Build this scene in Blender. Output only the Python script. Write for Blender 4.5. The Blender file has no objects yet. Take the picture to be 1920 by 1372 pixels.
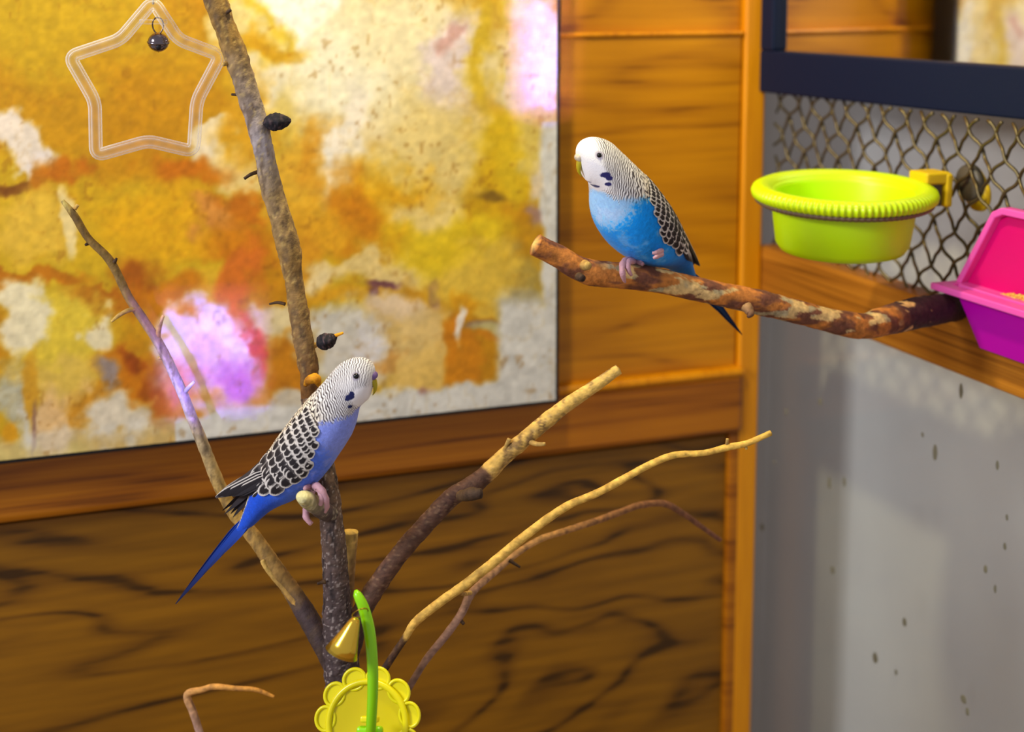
import bpy, bmesh, math, random
import numpy as np
from mathutils import Vector, Matrix

# ------------------------------------------------------------------ camera, world, lights, exposure
SC = bpy.context.scene
COL = SC.collection
F, Y0, PITCH, CAMZ = 2700.0, 325.0, math.radians(7.5), 0.90
cam_d = bpy.data.cameras.new('camera')
cam = bpy.data.objects.new('camera', cam_d)
COL.objects.link(cam)
cam.location = (0, 0, CAMZ)
cam.rotation_euler = (math.pi/2 - PITCH, 0, 0)
cam_d.sensor_width = 36.0
cam_d.lens = F/1920*36.0
cam_d.shift_y = -(686-Y0)/1920
cam_d.clip_start = 0.02
cam_d.dof.use_dof = True
cam_d.dof.focus_distance = 0.86
cam_d.dof.aperture_fstop = 5.6
SC.camera = cam
CP, SP = math.cos(PITCH), math.sin(PITCH)

def ray(px, py):
    return Vector((px-960, F*CP + (Y0-py)*SP, -F*SP + (Y0-py)*CP))
def P(px, py, dep):
    d = ray(px, py)
    return Vector((0, 0, CAMZ)) + d*(dep/d.y)

# room frame: corner C, e1 along the back wall (to the right), e2 along the right-hand side (towards the camera)
YAW = math.radians(20.7)
e1 = Vector((math.cos(YAW), math.sin(YAW), 0))
e2 = Vector((math.sin(YAW), -math.cos(YAW), 0))
_d = ray(1416, 600)
C = Vector((0, 0, 0)) + Vector((_d.x, _d.y, 0))*(1.30/_d.y)
def W(a, b, z):
    v = C + e1*a + e2*b
    return Vector((v.x, v.y, z))
def hit(px, py, n, p0):
    o = Vector((0, 0, CAMZ)); d = ray(px, py)
    return o + d*((p0-o).dot(n)/d.dot(n))
def back(px, py, off=0.0):       # pixel -> (a, z) on the back wall plane, off metres into the room
    p = hit(px, py, e2, W(0, off, 0)); return (p-C).dot(e1), p.z
def right(px, py, off=0.0):      # pixel -> (b, z) on the side plane, off metres outwards
    p = hit(px, py, e1, W(off, 0, 0)); return (p-C).dot(e2), p.z

SC.view_settings.view_transform = 'Standard'
SC.view_settings.look = 'None'
SC.view_settings.exposure = 0.12
SC.view_settings.gamma = 1.0
SC.view_settings.use_curve_mapping = False

wd = bpy.data.worlds.new('world'); SC.world = wd; wd.use_nodes = True
wd.node_tree.nodes['Background'].inputs[0].default_value = (0.95, 0.92, 1.0, 1)
wd.node_tree.nodes['Background'].inputs[1].default_value = 0.42

def light(name, kind, loc, energy, color, target=None, **kw):
    l = bpy.data.lights.new(name, kind); l.energy = energy; l.color = color
    for k, v in kw.items(): setattr(l, k, v)
    o = bpy.data.objects.new(name, l); COL.objects.link(o); o.location = loc
    if target is not None:
        o.rotation_euler = (Vector(target)-Vector(loc)).to_track_quat('-Z', 'Y').to_euler()
    return o
# warm bulb hanging over the middle of the enclosure, cool room light from the visitor's side
light('warm_bulb', 'POINT', W(-0.42, 0.32, CAMZ+0.40), 12.5, (1.0, 0.87, 0.52), shadow_soft_size=0.02)
light('room_light', 'AREA', (-1.15, 0.12, CAMZ+0.42), 16.0, (0.96, 0.95, 1.0), (0.1, 1.0, CAMZ-0.2), size=0.35)
# narrow lamps added by the camera to stand in for violet glass reflections
def beam(name, px, py, dep, w, h, en):
    t = P(px, py, dep)
    light(name, 'AREA', (-0.035, -0.12, CAMZ+0.03), en, (0.20, 0.14, 1.0), t, shape='RECTANGLE', size=w, size_y=h, spread=math.radians(1.5))
beam('added_violet_beam', 400, 660, 1.10, 0.074, 0.085, 0.042)
beam('added_violet_beam', 1024, 40, 1.18, 0.045, 0.15, 0.07)

# ------------------------------------------------------------------ helpers
def s2l(c):
    c = np.asarray(c, float)/255.0
    return np.where(c <= 0.04045, c/12.92, ((c+0.055)/1.055)**2.4)
def lin(r, g, b): return tuple(float(v) for v in s2l((r, g, b)))+(1.0,)

def _h(ix, iy, iz, seed):
    v = np.sin(ix*127.1+iy*311.7+iz*74.7+seed*53.3)*43758.5453
    return v-np.floor(v)
def vnoise(x, y, z, seed=0):
    x, y, z = np.broadcast_arrays(np.asarray(x, float), np.asarray(y, float), np.asarray(z, float))
    ix, iy, iz = np.floor(x), np.floor(y), np.floor(z)
    fx, fy, fz = x-ix, y-iy, z-iz
    fx, fy, fz = (f*f*(3-2*f) for f in (fx, fy, fz))
    r = 0
    for dx in (0, 1):
        for dy in (0, 1):
            for dz in (0, 1):
                w = (fx if dx else 1-fx)*(fy if dy else 1-fy)*(fz if dz else 1-fz)
                r = r+w*_h(ix+dx, iy+dy, iz+dz, seed)
    return r
def fbm(x, y, z=0, seed=0, oct=4):
    r, a, t = 0, 0.5, 0
    for k in range(oct):
        r = r+a*vnoise(x*2**k, y*2**k, np.asarray(z, float)*2**k, seed+k*7); t += a; a *= 0.5
    return r/t
def sst(e0, e1_, x):
    t = np.clip((x-e0)/(e1_-e0), 0, 1); return t*t*(3-2*t)
def mixc(a, b, t):
    t = np.asarray(t)[..., None]; return np.asarray(a)*(1-t)+np.asarray(b)*t

def mesh_np(name, verts, faces, cols=None, smooth=True):
    me = bpy.data.meshes.new(name)
    me.from_pydata([tuple(v) for v in verts], [], faces)
    if smooth:
        me.polygons.foreach_set('use_smooth', [True]*len(me.polygons))
    if cols is not None:
        at = me.color_attributes.new('Col', 'FLOAT_COLOR', 'POINT')
        c = np.ones((len(verts), 4), np.float32); c[:, :3] = cols
        at.data.foreach_set('color', c.ravel())
    me.update()
    return me
def obj(name, me, mat=None, parent=None, loc=None):
    o = bpy.data.objects.new(name, me); COL.objects.link(o)
    if mat is not None and me is not None and not me.materials: me.materials.append(mat)
    if parent is not None: o.parent = parent
    if loc is not None: o.location = loc
    return o
def tag(o, label=None, cat=None, group=None, kind=None):
    if label: o['label'] = label
    if cat: o['category'] = cat
    if group: o['group'] = group
    if kind: o['kind'] = kind
    return o
def thing(name, label, cat, loc=(0, 0, 0), group=None):
    o = bpy.data.objects.new(name, None); COL.objects.link(o); o.location = loc; o.empty_display_size = 0.02
    return tag(o, label, cat, group)
def bevel(o, w, seg=2):
    m = o.modifiers.new('bevel', 'BEVEL'); m.width = w; m.segments = seg; m.limit_method = 'ANGLE'; return o
def box_me(name, a0, a1, b0, b1, z0, z1):
    v = [(a, -b, z) for z in (z0, z1) for b in (b0, b1) for a in (a0, a1)]
    f = [(0, 1, 3, 2), (4, 6, 7, 5), (0, 4, 5, 1), (2, 3, 7, 6), (0, 2, 6, 4), (1, 5, 7, 3)]
    me = mesh_np(name, v, f, smooth=False)
    bm = bmesh.new(); bm.from_mesh(me); bmesh.ops.recalc_face_normals(bm, faces=bm.faces); bm.to_mesh(me); bm.free()
    return me

# materials
def new_mat(name):
    m = bpy.data.materials.new(name); m.use_nodes = True
    return m, m.node_tree, m.node_tree.nodes['Principled BSDF']
def plain(name, c, rough=0.5, metal=0.0, spec=0.5, trans=0.0, ior=1.45, bump=None, sss=0.0):
    m, t, b = new_mat(name)
    b.inputs['Base Color'].default_value = c
    b.inputs['Roughness'].default_value = rough; b.inputs['Metallic'].default_value = metal
    b.inputs['Specular IOR Level'].default_value = spec
    b.inputs['Transmission Weight'].default_value = trans; b.inputs['IOR'].default_value = ior
    if sss:
        b.inputs['Subsurface Weight'].default_value = sss; b.inputs['Subsurface Radius'].default_value = (0.01, 0.006, 0.003); b.inputs['Subsurface Scale'].default_value = 0.4
    if bump: add_bump(t, b, *bump)
    return m
def add_bump(t, b, scale, strength, dist=0.001, stretch=(1, 1, 1)):
    tc = t.nodes.new('ShaderNodeTexCoord'); mp = t.nodes.new('ShaderNodeMapping'); mp.inputs['Scale'].default_value = stretch
    n = t.nodes.new('ShaderNodeTexNoise'); n.inputs['Scale'].default_value = scale; n.inputs['Detail'].default_value = 6
    bp = t.nodes.new('ShaderNodeBump'); bp.inputs['Strength'].default_value = strength; bp.inputs['Distance'].default_value = dist
    t.links.new(tc.outputs['Object'], mp.inputs[0]); t.links.new(mp.outputs[0], n.inputs['Vector'])
    t.links.new(n.outputs['Fac'], bp.inputs['Height']); t.links.new(bp.outputs[0], b.inputs['Normal'])
def vcol(name, rough=0.7, spec=0.3, bump=None, sheen=0.0):
    m, t, b = new_mat(name)
    a = t.nodes.new('ShaderNodeAttribute'); a.attribute_name = 'Col'
    t.links.new(a.outputs['Color'], b.inputs['Base Color'])
    b.inputs['Roughness'].default_value = rough; b.inputs['Specular IOR Level'].default_value = spec
    b.inputs['Sheen Weight'].default_value = sheen
    if bump: add_bump(t, b, *bump)
    return m
def wood(name, dark, mid, light_, along=(3.0, 3.0, 16.0), rings=9.0, rough=0.38, off=(0, 0, 0), fine=0.45, line=0.34):
    m, t, b = new_mat(name); N = t.nodes.new; L = t.links.new
    tc = N('ShaderNodeTexCoord'); mp = N('ShaderNodeMapping'); mp.inputs['Scale'].default_value = along; mp.inputs['Location'].default_value = off
    L(tc.outputs['Object'], mp.inputs[0])
    n = N('ShaderNodeTexNoise'); n.inputs['Scale'].default_value = 1.0; n.inputs['Detail'].default_value = 2.5; n.inputs['Roughness'].default_value = 0.45; n.inputs['Distortion'].default_value = 0.5
    L(mp.outputs[0], n.inputs['Vector'])
    mu = N('ShaderNodeMath'); mu.operation = 'MULTIPLY'; mu.inputs[1].default_value = rings*6.283; L(n.outputs['Fac'], mu.inputs[0])
    si = N('ShaderNodeMath'); si.operation = 'SINE'; L(mu.outputs[0], si.inputs[0])
    mp2 = N('ShaderNodeMapping'); mp2.inputs['Scale'].default_value = (along[0]*4, along[1]*4, along[2]*14); L(tc.outputs['Object'], mp2.inputs[0])
    n2 = N('ShaderNodeTexNoise'); n2.inputs['Scale'].default_value = 1.0; n2.inputs['Detail'].default_value = 5; L(mp2.outputs[0], n2.inputs['Vector'])
    ha = N('ShaderNodeMath'); ha.operation = 'MULTIPLY_ADD'; ha.inputs[1].default_value = .5; ha.inputs[2].default_value = .5; L(si.outputs[0], ha.inputs[0])
    po = N('ShaderNodeMath'); po.operation = 'POWER'; po.inputs[1].default_value = 3.0; L(ha.outputs[0], po.inputs[0])
    ln = N('ShaderNodeMath'); ln.operation = 'MULTIPLY_ADD'; ln.inputs[1].default_value = -line; ln.inputs[2].default_value = .66-fine; L(po.outputs[0], ln.inputs[0])
    ad = N('ShaderNodeMath'); ad.operation = 'MULTIPLY_ADD'; ad.inputs[1].default_value = fine*2; L(n2.outputs['Fac'], ad.inputs[0]); L(ln.outputs[0], ad.inputs[2])
    cr = N('ShaderNodeValToRGB'); r = cr.color_ramp
    r.elements[0].position = 0.20; r.elements[0].color = dark
    r.elements[1].position = 0.85; r.elements[1].color = light_
    e = r.elements.new(0.36); e.color = mid
    L(ad.outputs[0], cr.inputs[0]); L(cr.outputs[0], b.inputs['Base Color'])
    b.inputs['Roughness'].default_value = rough; b.inputs['Specular IOR Level'].default_value = 0.35
    bp = N('ShaderNodeBump'); bp.inputs['Strength'].default_value = 0.12; bp.inputs['Distance'].default_value = 0.001
    L(n2.outputs['Fac'], bp.inputs['Height']); L(bp.outputs[0], b.inputs['Normal'])
    return m

M_PANEL = wood('panel_wood', lin(60, 36, 3), lin(108, 69, 6), lin(142, 95, 8), (2.0, 2.0, 8.0), 12.0, 0.42, (3.1, 0, 1.7), .5, .40)  # darker than the upper panel, light falloff put into the wood colour
M_PANEL2 = wood('upper_panel_wood', lin(136, 80, 4), lin(182, 116, 4), lin(212, 142, 6), (1.8, 1.8, 11.0), 7.0, 0.38, (7.3, 0, 5.2), .45, .30)
M_RAIL = wood('rail_wood', lin(104, 54, 4), lin(152, 86, 6), lin(186, 114, 8), (1.5, 1.5, 30.0), 3.0, 0.36, (1.0, 0, 0.3))
M_POST = wood('post_wood', lin(190, 112, 4), lin(214, 136, 4), lin(230, 152, 8), (50.0, 30.0, 1.2), 2.0, 0.38)
M_SRAIL = wood('side_rail_wood', lin(120, 70, 14), lin(164, 102, 24), lin(196, 130, 36), (4.0, 1.2, 45.0), 2.5, 0.45, (0, 2, 0.6))

# ------------------------------------------------------------------ the setting
def local(o):
    o.location = (C.x, C.y, 0); o.rotation_euler = (0, 0, YAW); return o
LB = -0.95    # left end of the back wall
zt = CAMZ+0.75

# back wall: a backing slab with panels, rails and added pale highlight beads as children
aR, zRt = back(1300, 708, 0.014); _, zRb = back(1300, 822, 0.014)
_, zLedge = back(1230, 64, 0.008)
wb = local(tag(obj('wall_back', box_me('wall_back', LB, 0.0, -0.02, 0.0, 0, zt), M_PANEL), 'wood-panelled back wall behind the painting', kind='structure'))
bevel(obj('panel', box_me('panel', LB, -0.026, 0, 0.004, 0.0, zRb-0.004), M_PANEL, wb), 0.001)
bevel(obj('panel', box_me('panel', LB, -0.022, 0, 0.006, zRt, zLedge), M_PANEL2, wb), 0.004)
bevel(obj('panel', box_me('panel', LB, -0.022, 0, 0.001, zLedge, zt), M_PANEL2, wb), 0.0005)
bevel(obj('rail', box_me('rail', LB, -0.018, 0, 0.016, zRb, zRt), M_RAIL, wb), 0.006)
bevel(obj('highlight_bead', box_me('highlight_bead', LB, -0.018, 0, 0.0175, zRt-0.003, zRt+0.005), M_POST, wb), 0.0045, 3)  # added strip of paler wood, the rail's lit edge put into its colour
bevel(obj('highlight_bead', box_me('highlight_bead', LB, -0.022, 0, 0.009, zLedge-0.002, zLedge+0.002), M_POST, wb), 0.002, 2)  # added pale strip, the ledge's top highlight put into its colour
bevel(obj('stile', box_me('stile', -0.030, -0.018, 0, 0.010, 0.0, zRb), M_RAIL, wb), 0.003)
tp = local(tag(obj('trim_1', box_me('trim_1', -0.0215, 0.0, -0.02, 0.010, 0, zt), M_POST), 'orange wooden corner post of the enclosure', kind='structure'))
bevel(tp, 0.003, 3)

# floor, the room's pale wall outside the side opening
def speck_mat():
    m, t, b = new_mat('pale_wall')
    N = t.nodes.new; L = t.links.new
    tc = N('ShaderNodeTexCoord'); n = N('ShaderNodeTexNoise'); n.inputs['Scale'].default_value = 9; n.inputs['Detail'].default_value = 4
    L(tc.outputs['Object'], n.inputs['Vector'])
    cr = N('ShaderNodeValToRGB'); cr.color_ramp.elements[0].color = lin(190, 189, 186); cr.color_ramp.elements[1].color = lin(210, 210, 202)
    L(n.outputs['Fac'], cr.inputs[0]); L(cr.outputs[0], b.inputs['Base Color']); b.inputs['Roughness'].default_value = 0.7
    return m
D_OUT = 0.13
wr = local(tag(obj('wall_right', box_me('wall_right', D_OUT, D_OUT+0.02, -0.5, 1.0, 0, zt), speck_mat()), 'pale grey room wall outside the wire side', kind='structure'))
fl = local(tag(obj('floor', box_me('floor', -1.1, 0.3, -0.5, 1.4, -0.02, 0.0), plain('floor_boards', lin(150, 120, 84), 0.7, bump=(60, 0.3))), 'plain brown floor below the enclosure', kind='structure'))

local(tag(obj('baffle_wall', box_me('baffle_wall', 0.0, D_OUT, -0.30, -0.28, 0, zt), wr.data.materials[0]), 'unseen pale wall added behind the corner post to block ambient light', kind='structure'))  # unseen wall added to keep ambient light off the shadowed strip
local(tag(obj('baffle_slab', box_me('baffle_slab', -0.01, D_OUT+0.02, -0.30, 1.0, zt-0.35, zt-0.33), plain('baffle', lin(150, 140, 130), .7)), 'narrow soffit added above the gap to block ambient light', kind='structure'))  # unseen slab added over the gap, keeps ambient light out from above
# side frame: rail, acrylic sheet below it
b_t0, z_st = right(1515, 490); _, z_st2 = right(1711, 552); z_st = (z_st+z_st2)/2
_, q1 = right(1639, 638); _, q2 = right(1920, 757); z_sb = (q1+q2)/2
tr = local(tag(obj('trim_2', box_me('trim_2', 0.0, 0.028, 0.0, 0.95, z_sb, z_st), M_SRAIL), 'golden wooden rail under the wire mesh', kind='structure'))
bevel(tr, 0.004, 3)
m, t, bs = new_mat('acrylic_sheet')
mx = t.nodes.new('ShaderNodeMixShader'); tb = t.nodes.new('ShaderNodeBsdfTransparent'); gl = t.nodes.new('ShaderNodeBsdfGlossy')
gl.inputs['Roughness'].default_value = 0.06; fr = t.nodes.new('ShaderNodeValue'); fr.outputs[0].default_value = 0.035
tb.inputs[0].default_value = (0.97, 0.98, 0.98, 1)
t.links.new(fr.outputs[0], mx.inputs[0]); t.links.new(tb.outputs[0], mx.inputs[1]); t.links.new(gl.outputs[0], mx.inputs[2])
t.links.new(mx.outputs[0], t.nodes['Material Output'].inputs['Surface'])
M_ACR = m
win = local(tag(obj('window_1', box_me('window_1', 0.012, 0.015, 0.0, 0.95, 0.0, z_sb), M_ACR), 'clear acrylic sheet below the golden rail', kind='structure'))
# dried splashes on the sheet
rng = random.Random(4)
specks = [(1555, 1005-100, 5, 13), (1583, 903, 4, 11), (1753, 848, 5, 16), (1802, 733, 4, 15), (1870, 872, 3, 9), (1561, 1069, 6, 9), (1866, 1104, 3, 8), (1696, 1166, 5, 9), (1641, 1233, 6, 12),
          (1807, 1311, 6, 8), (1814, 1334, 4, 8), (1848, 1067, 4, 8), (1888, 970, 3, 6), (1538, 753, 5, 8), (1474, 772, 4, 7), (1429, 988, 6, 8), (1452, 866, 3, 5), (1680, 1260, 3, 6), (1730, 815, 3, 5), (1884, 1024, 3, 7)]
vs, fs = [], []
for (px, py, rx, ry) in specks:
    b0, z0 = right(px, py, 0.012)
    k = len(vs); r1, r2 = rx*0.00062, ry*0.00042
    vs.append((0.0112, -b0, z0))
    for j in range(8):
        an = j*math.pi/4; vs.append((0.012, -(b0+r1*math.cos(an)*rng.uniform(.8, 1.1)), z0+r2*math.sin(an)))
    fs += [(k, k+1+j, k+1+(j+1) % 8) for j in range(8)]
tag(obj('dried_splash', mesh_np('dried_splash', vs, fs), plain('splash', lin(118, 116, 96), 0.6), win), kind='stuff')

# ------------------------------------------------------------------ mirror with navy frame on the side
M_NAVY = plain('navy_frame', lin(12, 24, 50), 0.5, 0, .2, bump=(120, 0.15))
MROT = math.radians(7.5)
m1 = Matrix.Rotation(MROT, 3, 'Z') @ e1; m2 = Matrix.Rotation(MROT, 3, 'Z') @ e2
def mir(px, py):
    p = hit(px, py, m1, C); return (p-C).dot(m2), p.z
zfb = (mir(1411, 163)[1]+mir(1920, 231)[1])/2; zft = (mir(1464, 94)[1]+mir(1920, 126)[1])/2
bL0 = 0.002; bL1 = mir(1464, 60)[0]
MF = thing('framed_mirror', 'mirror in a dark navy frame above the wire mesh', 'mirror', (C.x, C.y, 0)); MF.rotation_euler = (0, 0, YAW+MROT)
zmt = CAMZ+0.35
bevel(obj('frame_bar', box_me('frame_bar', -0.008, 0.006, bL0, 0.70, zfb, zft), M_NAVY, MF), 0.002)
bevel(obj('frame_bar', box_me('frame_bar', -0.008, 0.006, bL0, bL1, zft, zmt), M_NAVY, MF), 0.002)
bevel(obj('frame_bar', box_me('frame_bar', -0.008, 0.006, 0.66, 0.70, zft, zmt), M_NAVY, MF), 0.002)
bevel(obj('frame_bar', box_me('frame_bar', -0.008, 0.006, bL0, 0.70, zmt, zmt+0.04), M_NAVY, MF), 0.002)
mg = plain('mirror_glass', (0.82, 0.80, 0.76, 1), 0.05, 1.0)
obj('mirror_glass', box_me('mirror_glass', 0.0, 0.004, bL1-0.003, 0.663, zft-0.003, zmt+0.003), mg, MF)

# ------------------------------------------------------------------ wire mesh
M_WIRE = plain('dark_wire', lin(104, 92, 62), 0.35, 0.7)
WM = thing('wire_mesh', 'crimped diamond wire mesh between mirror frame and rail', 'wire mesh', (C.x, C.y, 0)); WM.rotation_euler = (0, 0, YAW)
cw, ch = 0.0262, 0.0300
def tube_me(name, pts, rads, seg=8, cap=True):
    n = len(pts); vs = []; fs = []
    T = [(pts[min(i+1, n-1)]-pts[max(i-1, 0)]).normalized() for i in range(n)]
    up = Vector((0, 0, 1)) if abs(T[0].z) < 0.9 else Vector((1, 0, 0))
    u = T[0].cross(up).normalized()
    for i in range(n):
        u = (u-T[i]*u.dot(T[i])).normalized(); v = T[i].cross(u)
        for j in range(seg):
            a = 2*math.pi*j/seg
            vs.append(pts[i]+(u*math.cos(a)+v*math.sin(a))*rads[i])
    for i in range(n-1):
        for j in range(seg):
            fs.append((i*seg+j, i*seg+(j+1) % seg, (i+1)*seg+(j+1) % seg, (i+1)*seg+j))
    if cap:
        fs.append(tuple(range(seg))[::-1]); fs.append(tuple((n-1)*seg+j for j in range(seg)))
    return mesh_np(name, vs, fs)
B0m, B1m = 0.003, 0.62
node = math.hypot(cw/2, ch/2)
for fam in (1, -1):
    du = Vector((fam*cw/2, ch/2)).normalized(); dn = Vector((-du.y, du.x))
    k0 = int(math.floor((B0m-(z_st-zfb) - 0.3)/cw)); 
    for k in range(-14, 44):
        bb = k*cw                                     # b where the wire meets the rail top
        pts = []
        zz0 = z_st-0.004; nstep = int((zfb+0.004-zz0)/(ch/2))+1
        for i in range(nstep*7+1):
            s = i/7.0
            off = 0.0010*math.sin(2*math.pi*s)*fam
            aa = 0.0145+0.0016*math.cos(math.pi*(s+k))*fam
            b = bb+fam*cw/2*s+dn.x*off; z = zz0+ch/2*s+dn.y*off
            if B0m <= b <= B1m and z <= zfb-0.0005: pts.append(Vector((aa, -b, z)))
        if len(pts) > 6:
            obj('wire', tube_me('wire', pts, [0.00135]*len(pts), 6), M_WIRE, WM)

# ------------------------------------------------------------------ painting
def canvas():
    off = 0.046
    a1, _ = back(1043, 400, off); _, z0 = back(1036, 750, off)
    a0, z1 = -0.86, CAMZ+0.16
    T = thing('canvas_painting', 'abstract ochre and white canvas painting with black edges on wood wall', 'painting', (C.x, C.y, 0)); T.rotation_euler = (0, 0, YAW)
    blk = plain('black_edge', lin(14, 14, 18), 0.5)
    bevel(obj('stretcher', box_me('stretcher', a0, a1+0.0035, 0.0185, off-0.001, z0-0.0035, z1), blk, T), 0.001)
    nx, ny = 440, 330
    A = np.linspace(a0, a1, nx); Z = np.linspace(z0, z1, ny)
    AA, ZZ = np.meshgrid(A, Z)
    # pigment layout
    wx = C.x+e1.x*AA+e2.x*off; wy = C.y+e1.y*AA+e2.y*off; wz = ZZ-CAMZ
    f_ = wy*CP-wz*SP; u_ = wy*SP+wz*CP
    px = 960+F*wx/f_; py = Y0-F*u_/f_
    sx, sy = px/90.0, py/90.0
    n1 = fbm(sx, sy, 0, 1, 5)-0.5; n2 = fbm(sx, sy, 0, 31, 5)-0.5; n3 = fbm(sx*4, sy*4, 0, 61, 4)-0.5; n4 = fbm(sx*4, sy*4, 0, 91, 4)-0.5
    qx = px+n1*120+n3*30; qy = py+n2*120+n4*30
    g = fbm(sx*0.7, sy*0.7, 3.3, 11, 5)
    col = mixc((206, 166, 24), (196, 134, 8), sst(0.35, 0.65, g))
    OCH, YEL, ORG, DOR = (212, 158, 18), (226, 190, 48), (206, 124, 6), (166, 84, 4)
    CRM, WHT, GRY = (238, 222, 178), (248, 243, 232), (206, 202, 194)
    B = [(100, 70, 280, 170, (200, 160, 24), .5), (260, 210, 190, 130, (196, 136, 6), .6), (80, 200, 120, 60, (196, 140, 12), .6),
         (700, 130, 230, 240, CRM, .5), (600, 60, 140, 100, CRM, .4), (560, 20, 75, 45, WHT, .2), (470, 60, 60, 70, YEL, .3), (520, 95, 90, 26, OCH, .3), (640, 140, 120, 100, (246, 236, 205), .5), (500, 180, 50, 60, (240, 226, 190), .3),
         (640, 320, 50, 70, WHT, .35), (660, 240, 40, 90, (246, 232, 210), .5), (770, 60, 110, 110, CRM, .5), (850, 110, 42, 110, (226, 206, 206), .4), (850, 60, 20, 40, (206, 160, 150), .5), (903, 100, 16, 130, (208, 172, 36), .5), (960, 120, 40, 200, (234, 212, 158), .5), (1010, 110, 42, 125, (238, 232, 225), .3),
         (930, 300, 105, 80, (220, 182, 20), .4), (880, 380, 90, 75, (214, 166, 10), .4), (820, 280, 70, 120, (232, 205, 130), .5), (1005, 260, 40, 50, (226, 198, 96), .4), (1022, 340, 24, 100, (226, 206, 176), .4), (1010, 390, 26, 40, (160, 122, 106), .6), (1028, 300, 14, 16, (120, 118, 120), .5), (920, 365, 40, 14, (130, 96, 20), .7),
         (730, 385, 90, 75, (228, 168, 12), .5), (660, 400, 60, 75, (206, 128, 4), .5), (565, 350, 60, 90, (226, 172, 44), .4), (600, 300, 30, 60, (214, 150, 30), .6), (590, 410, 50, 40, (220, 158, 24), .5), (790, 400, 60, 50, (236, 208, 130), .5),
         (45, 265, 75, 50, (238, 224, 214), .15), (100, 300, 42, 55, (236, 222, 214), .15), (40, 350, 60, 12, (118, 62, 12), .5), (100, 335, 30, 50, (196, 116, 6), .5), (60, 430, 95, 80, (228, 184, 60), .5), (130, 425, 16, 70, (238, 214, 150), .3), (140, 320, 30, 50, (190, 104, 4), .5),
         (420, 235, 46, 26, (242, 222, 184), .15), (405, 285, 36, 45, (244, 226, 196), .15), (450, 320, 56, 55, (238, 210, 140), .3), (340, 320, 90, 40, (196, 108, 3), .5), (470, 240, 50, 90, (214, 156, 22), .5), (440, 60, 60, 50, (232, 210, 140), .3),
         (300, 430, 130, 70, (226, 168, 14), .5), (400, 405, 60, 30, (214, 140, 60), .5), (460, 390, 60, 30, (200, 112, 10), .5), (440, 455, 80, 50, (206, 124, 6), .5), (270, 530, 55, 55, DOR, .5), (390, 545, 80, 34, (228, 178, 40), .4), (330, 560, 80, 40, (202, 122, 6), .5),
         (50, 540, 130, 20, (186, 110, 6), .4), (170, 572, 80, 20, (172, 92, 4), .4), (120, 625, 120, 65, (226, 196, 60), .4), (28, 600, 40, 60, (234, 222, 190), .3), (185, 615, 40, 34, (236, 222, 186), .25), (90, 700, 80, 40, (222, 186, 80), .4),
         (235, 690, 80, 60, (200, 116, 4), .3), (245, 665, 26, 26, (150, 66, 4), .6), (290, 720, 24, 60, (160, 76, 4), .5), (300, 765, 40, 30, (190, 106, 4), .4),
         (25, 740, 45, 80, (186, 182, 160), .4), (60, 800, 40, 60, (206, 200, 184), .4), (110, 785, 45, 70, (226, 186, 132), .4), (60, 730, 16, 80, (206, 150, 30), .4), (170, 765, 26, 50, (206, 142, 34), .4), (225, 780, 60, 50, (222, 212, 196), .35), (185, 700, 30, 40, (150, 136, 136), .6), (10, 820, 18, 30, (216, 152, 14), .3), (68, 800, 6, 60, (150, 110, 90), .6),
         (400, 680, 110, 90, (228, 196, 190), .4), (420, 615, 80, 38, (242, 230, 224), .25), (440, 710, 50, 36, (190, 120, 150), .5), (350, 740, 44, 55, (222, 140, 110), .5), (485, 640, 20, 60, (214, 84, 50), .4), (460, 520, 34, 90, (212, 110, 30), .5), (320, 640, 30, 50, (236, 220, 214), .3), (440, 770, 90, 14, (222, 200, 170), .4),
         (540, 690, 50, 80, (196, 122, 10), .35), (530, 605, 40, 40, (224, 206, 160), .4), (545, 760, 60, 25, (206, 196, 180), .4),
         (645, 640, 85, 75, (212, 208, 204), .3), (700, 655, 40, 60, (226, 220, 220), .3), (615, 545, 90, 24, (216, 156, 22), .35), (595, 510, 60, 40, (236, 212, 158), .35), (555, 470, 40, 60, (214, 148, 24), .4),
         (710, 490, 120, 30, (232, 204, 134), .4), (720, 525, 32, 9, (112, 62, 72), .4), (698, 540, 9, 14, (120, 76, 86), .5), (812, 540, 10, 36, (126, 80, 86), .5), (740, 565, 65, 40, (230, 204, 172), .4),
         (850, 450, 140, 55, (226, 192, 24), .4), (900, 520, 110, 60, (226, 188, 66), .4), (870, 565, 36, 36, (216, 152, 12), .4), (940, 580, 60, 30, (222, 180, 60), .4), (780, 630, 70, 75, (228, 194, 124), .4), (800, 700, 80, 55, (228, 188, 100), .4), (884, 700, 36, 70, (206, 128, 6), .35), (845, 640, 18, 60, (204, 124, 4), .4), (915, 618, 46, 14, (140, 112, 90), .6), (990, 555, 36, 70, (150, 132, 74), .7), (965, 640, 60, 22, (196, 182, 120), .5), (925, 645, 34, 9, (208, 132, 16), .4), (862, 610, 10, 44, (240, 230, 220), .3), (795, 755, 70, 12, (208, 152, 60), .4), (790, 738, 34, 12, (164, 116, 116), .6), (730, 660, 30, 20, (206, 150, 70), .5)]
    for (cx, cy, rx, ry, c, soft) in B:
        kk = .45 if min(rx, ry) < 20 else 1.0
        d = np.sqrt((((px+(qx-px)*kk)-cx)/rx)**2+(((py+(qy-py)*kk)-cy)/ry)**2)
        soft = min(soft+(.12 if kk < 1 else .18), .9); w = 1-sst(1-soft*0.8, 1+soft*0.45, d)
        col = mixc(col, c, w*0.93)
    # bare margins along the right and the bottom
    da = (a1-AA)+n1*0.02+n3*0.006; dz = (ZZ-z0)+n2*0.03+n4*0.008
    mg_ = (1-sst(0.010, 0.016, da))*(py > 230)
    mb = 1-sst(0.014, 0.022, dz)
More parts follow.
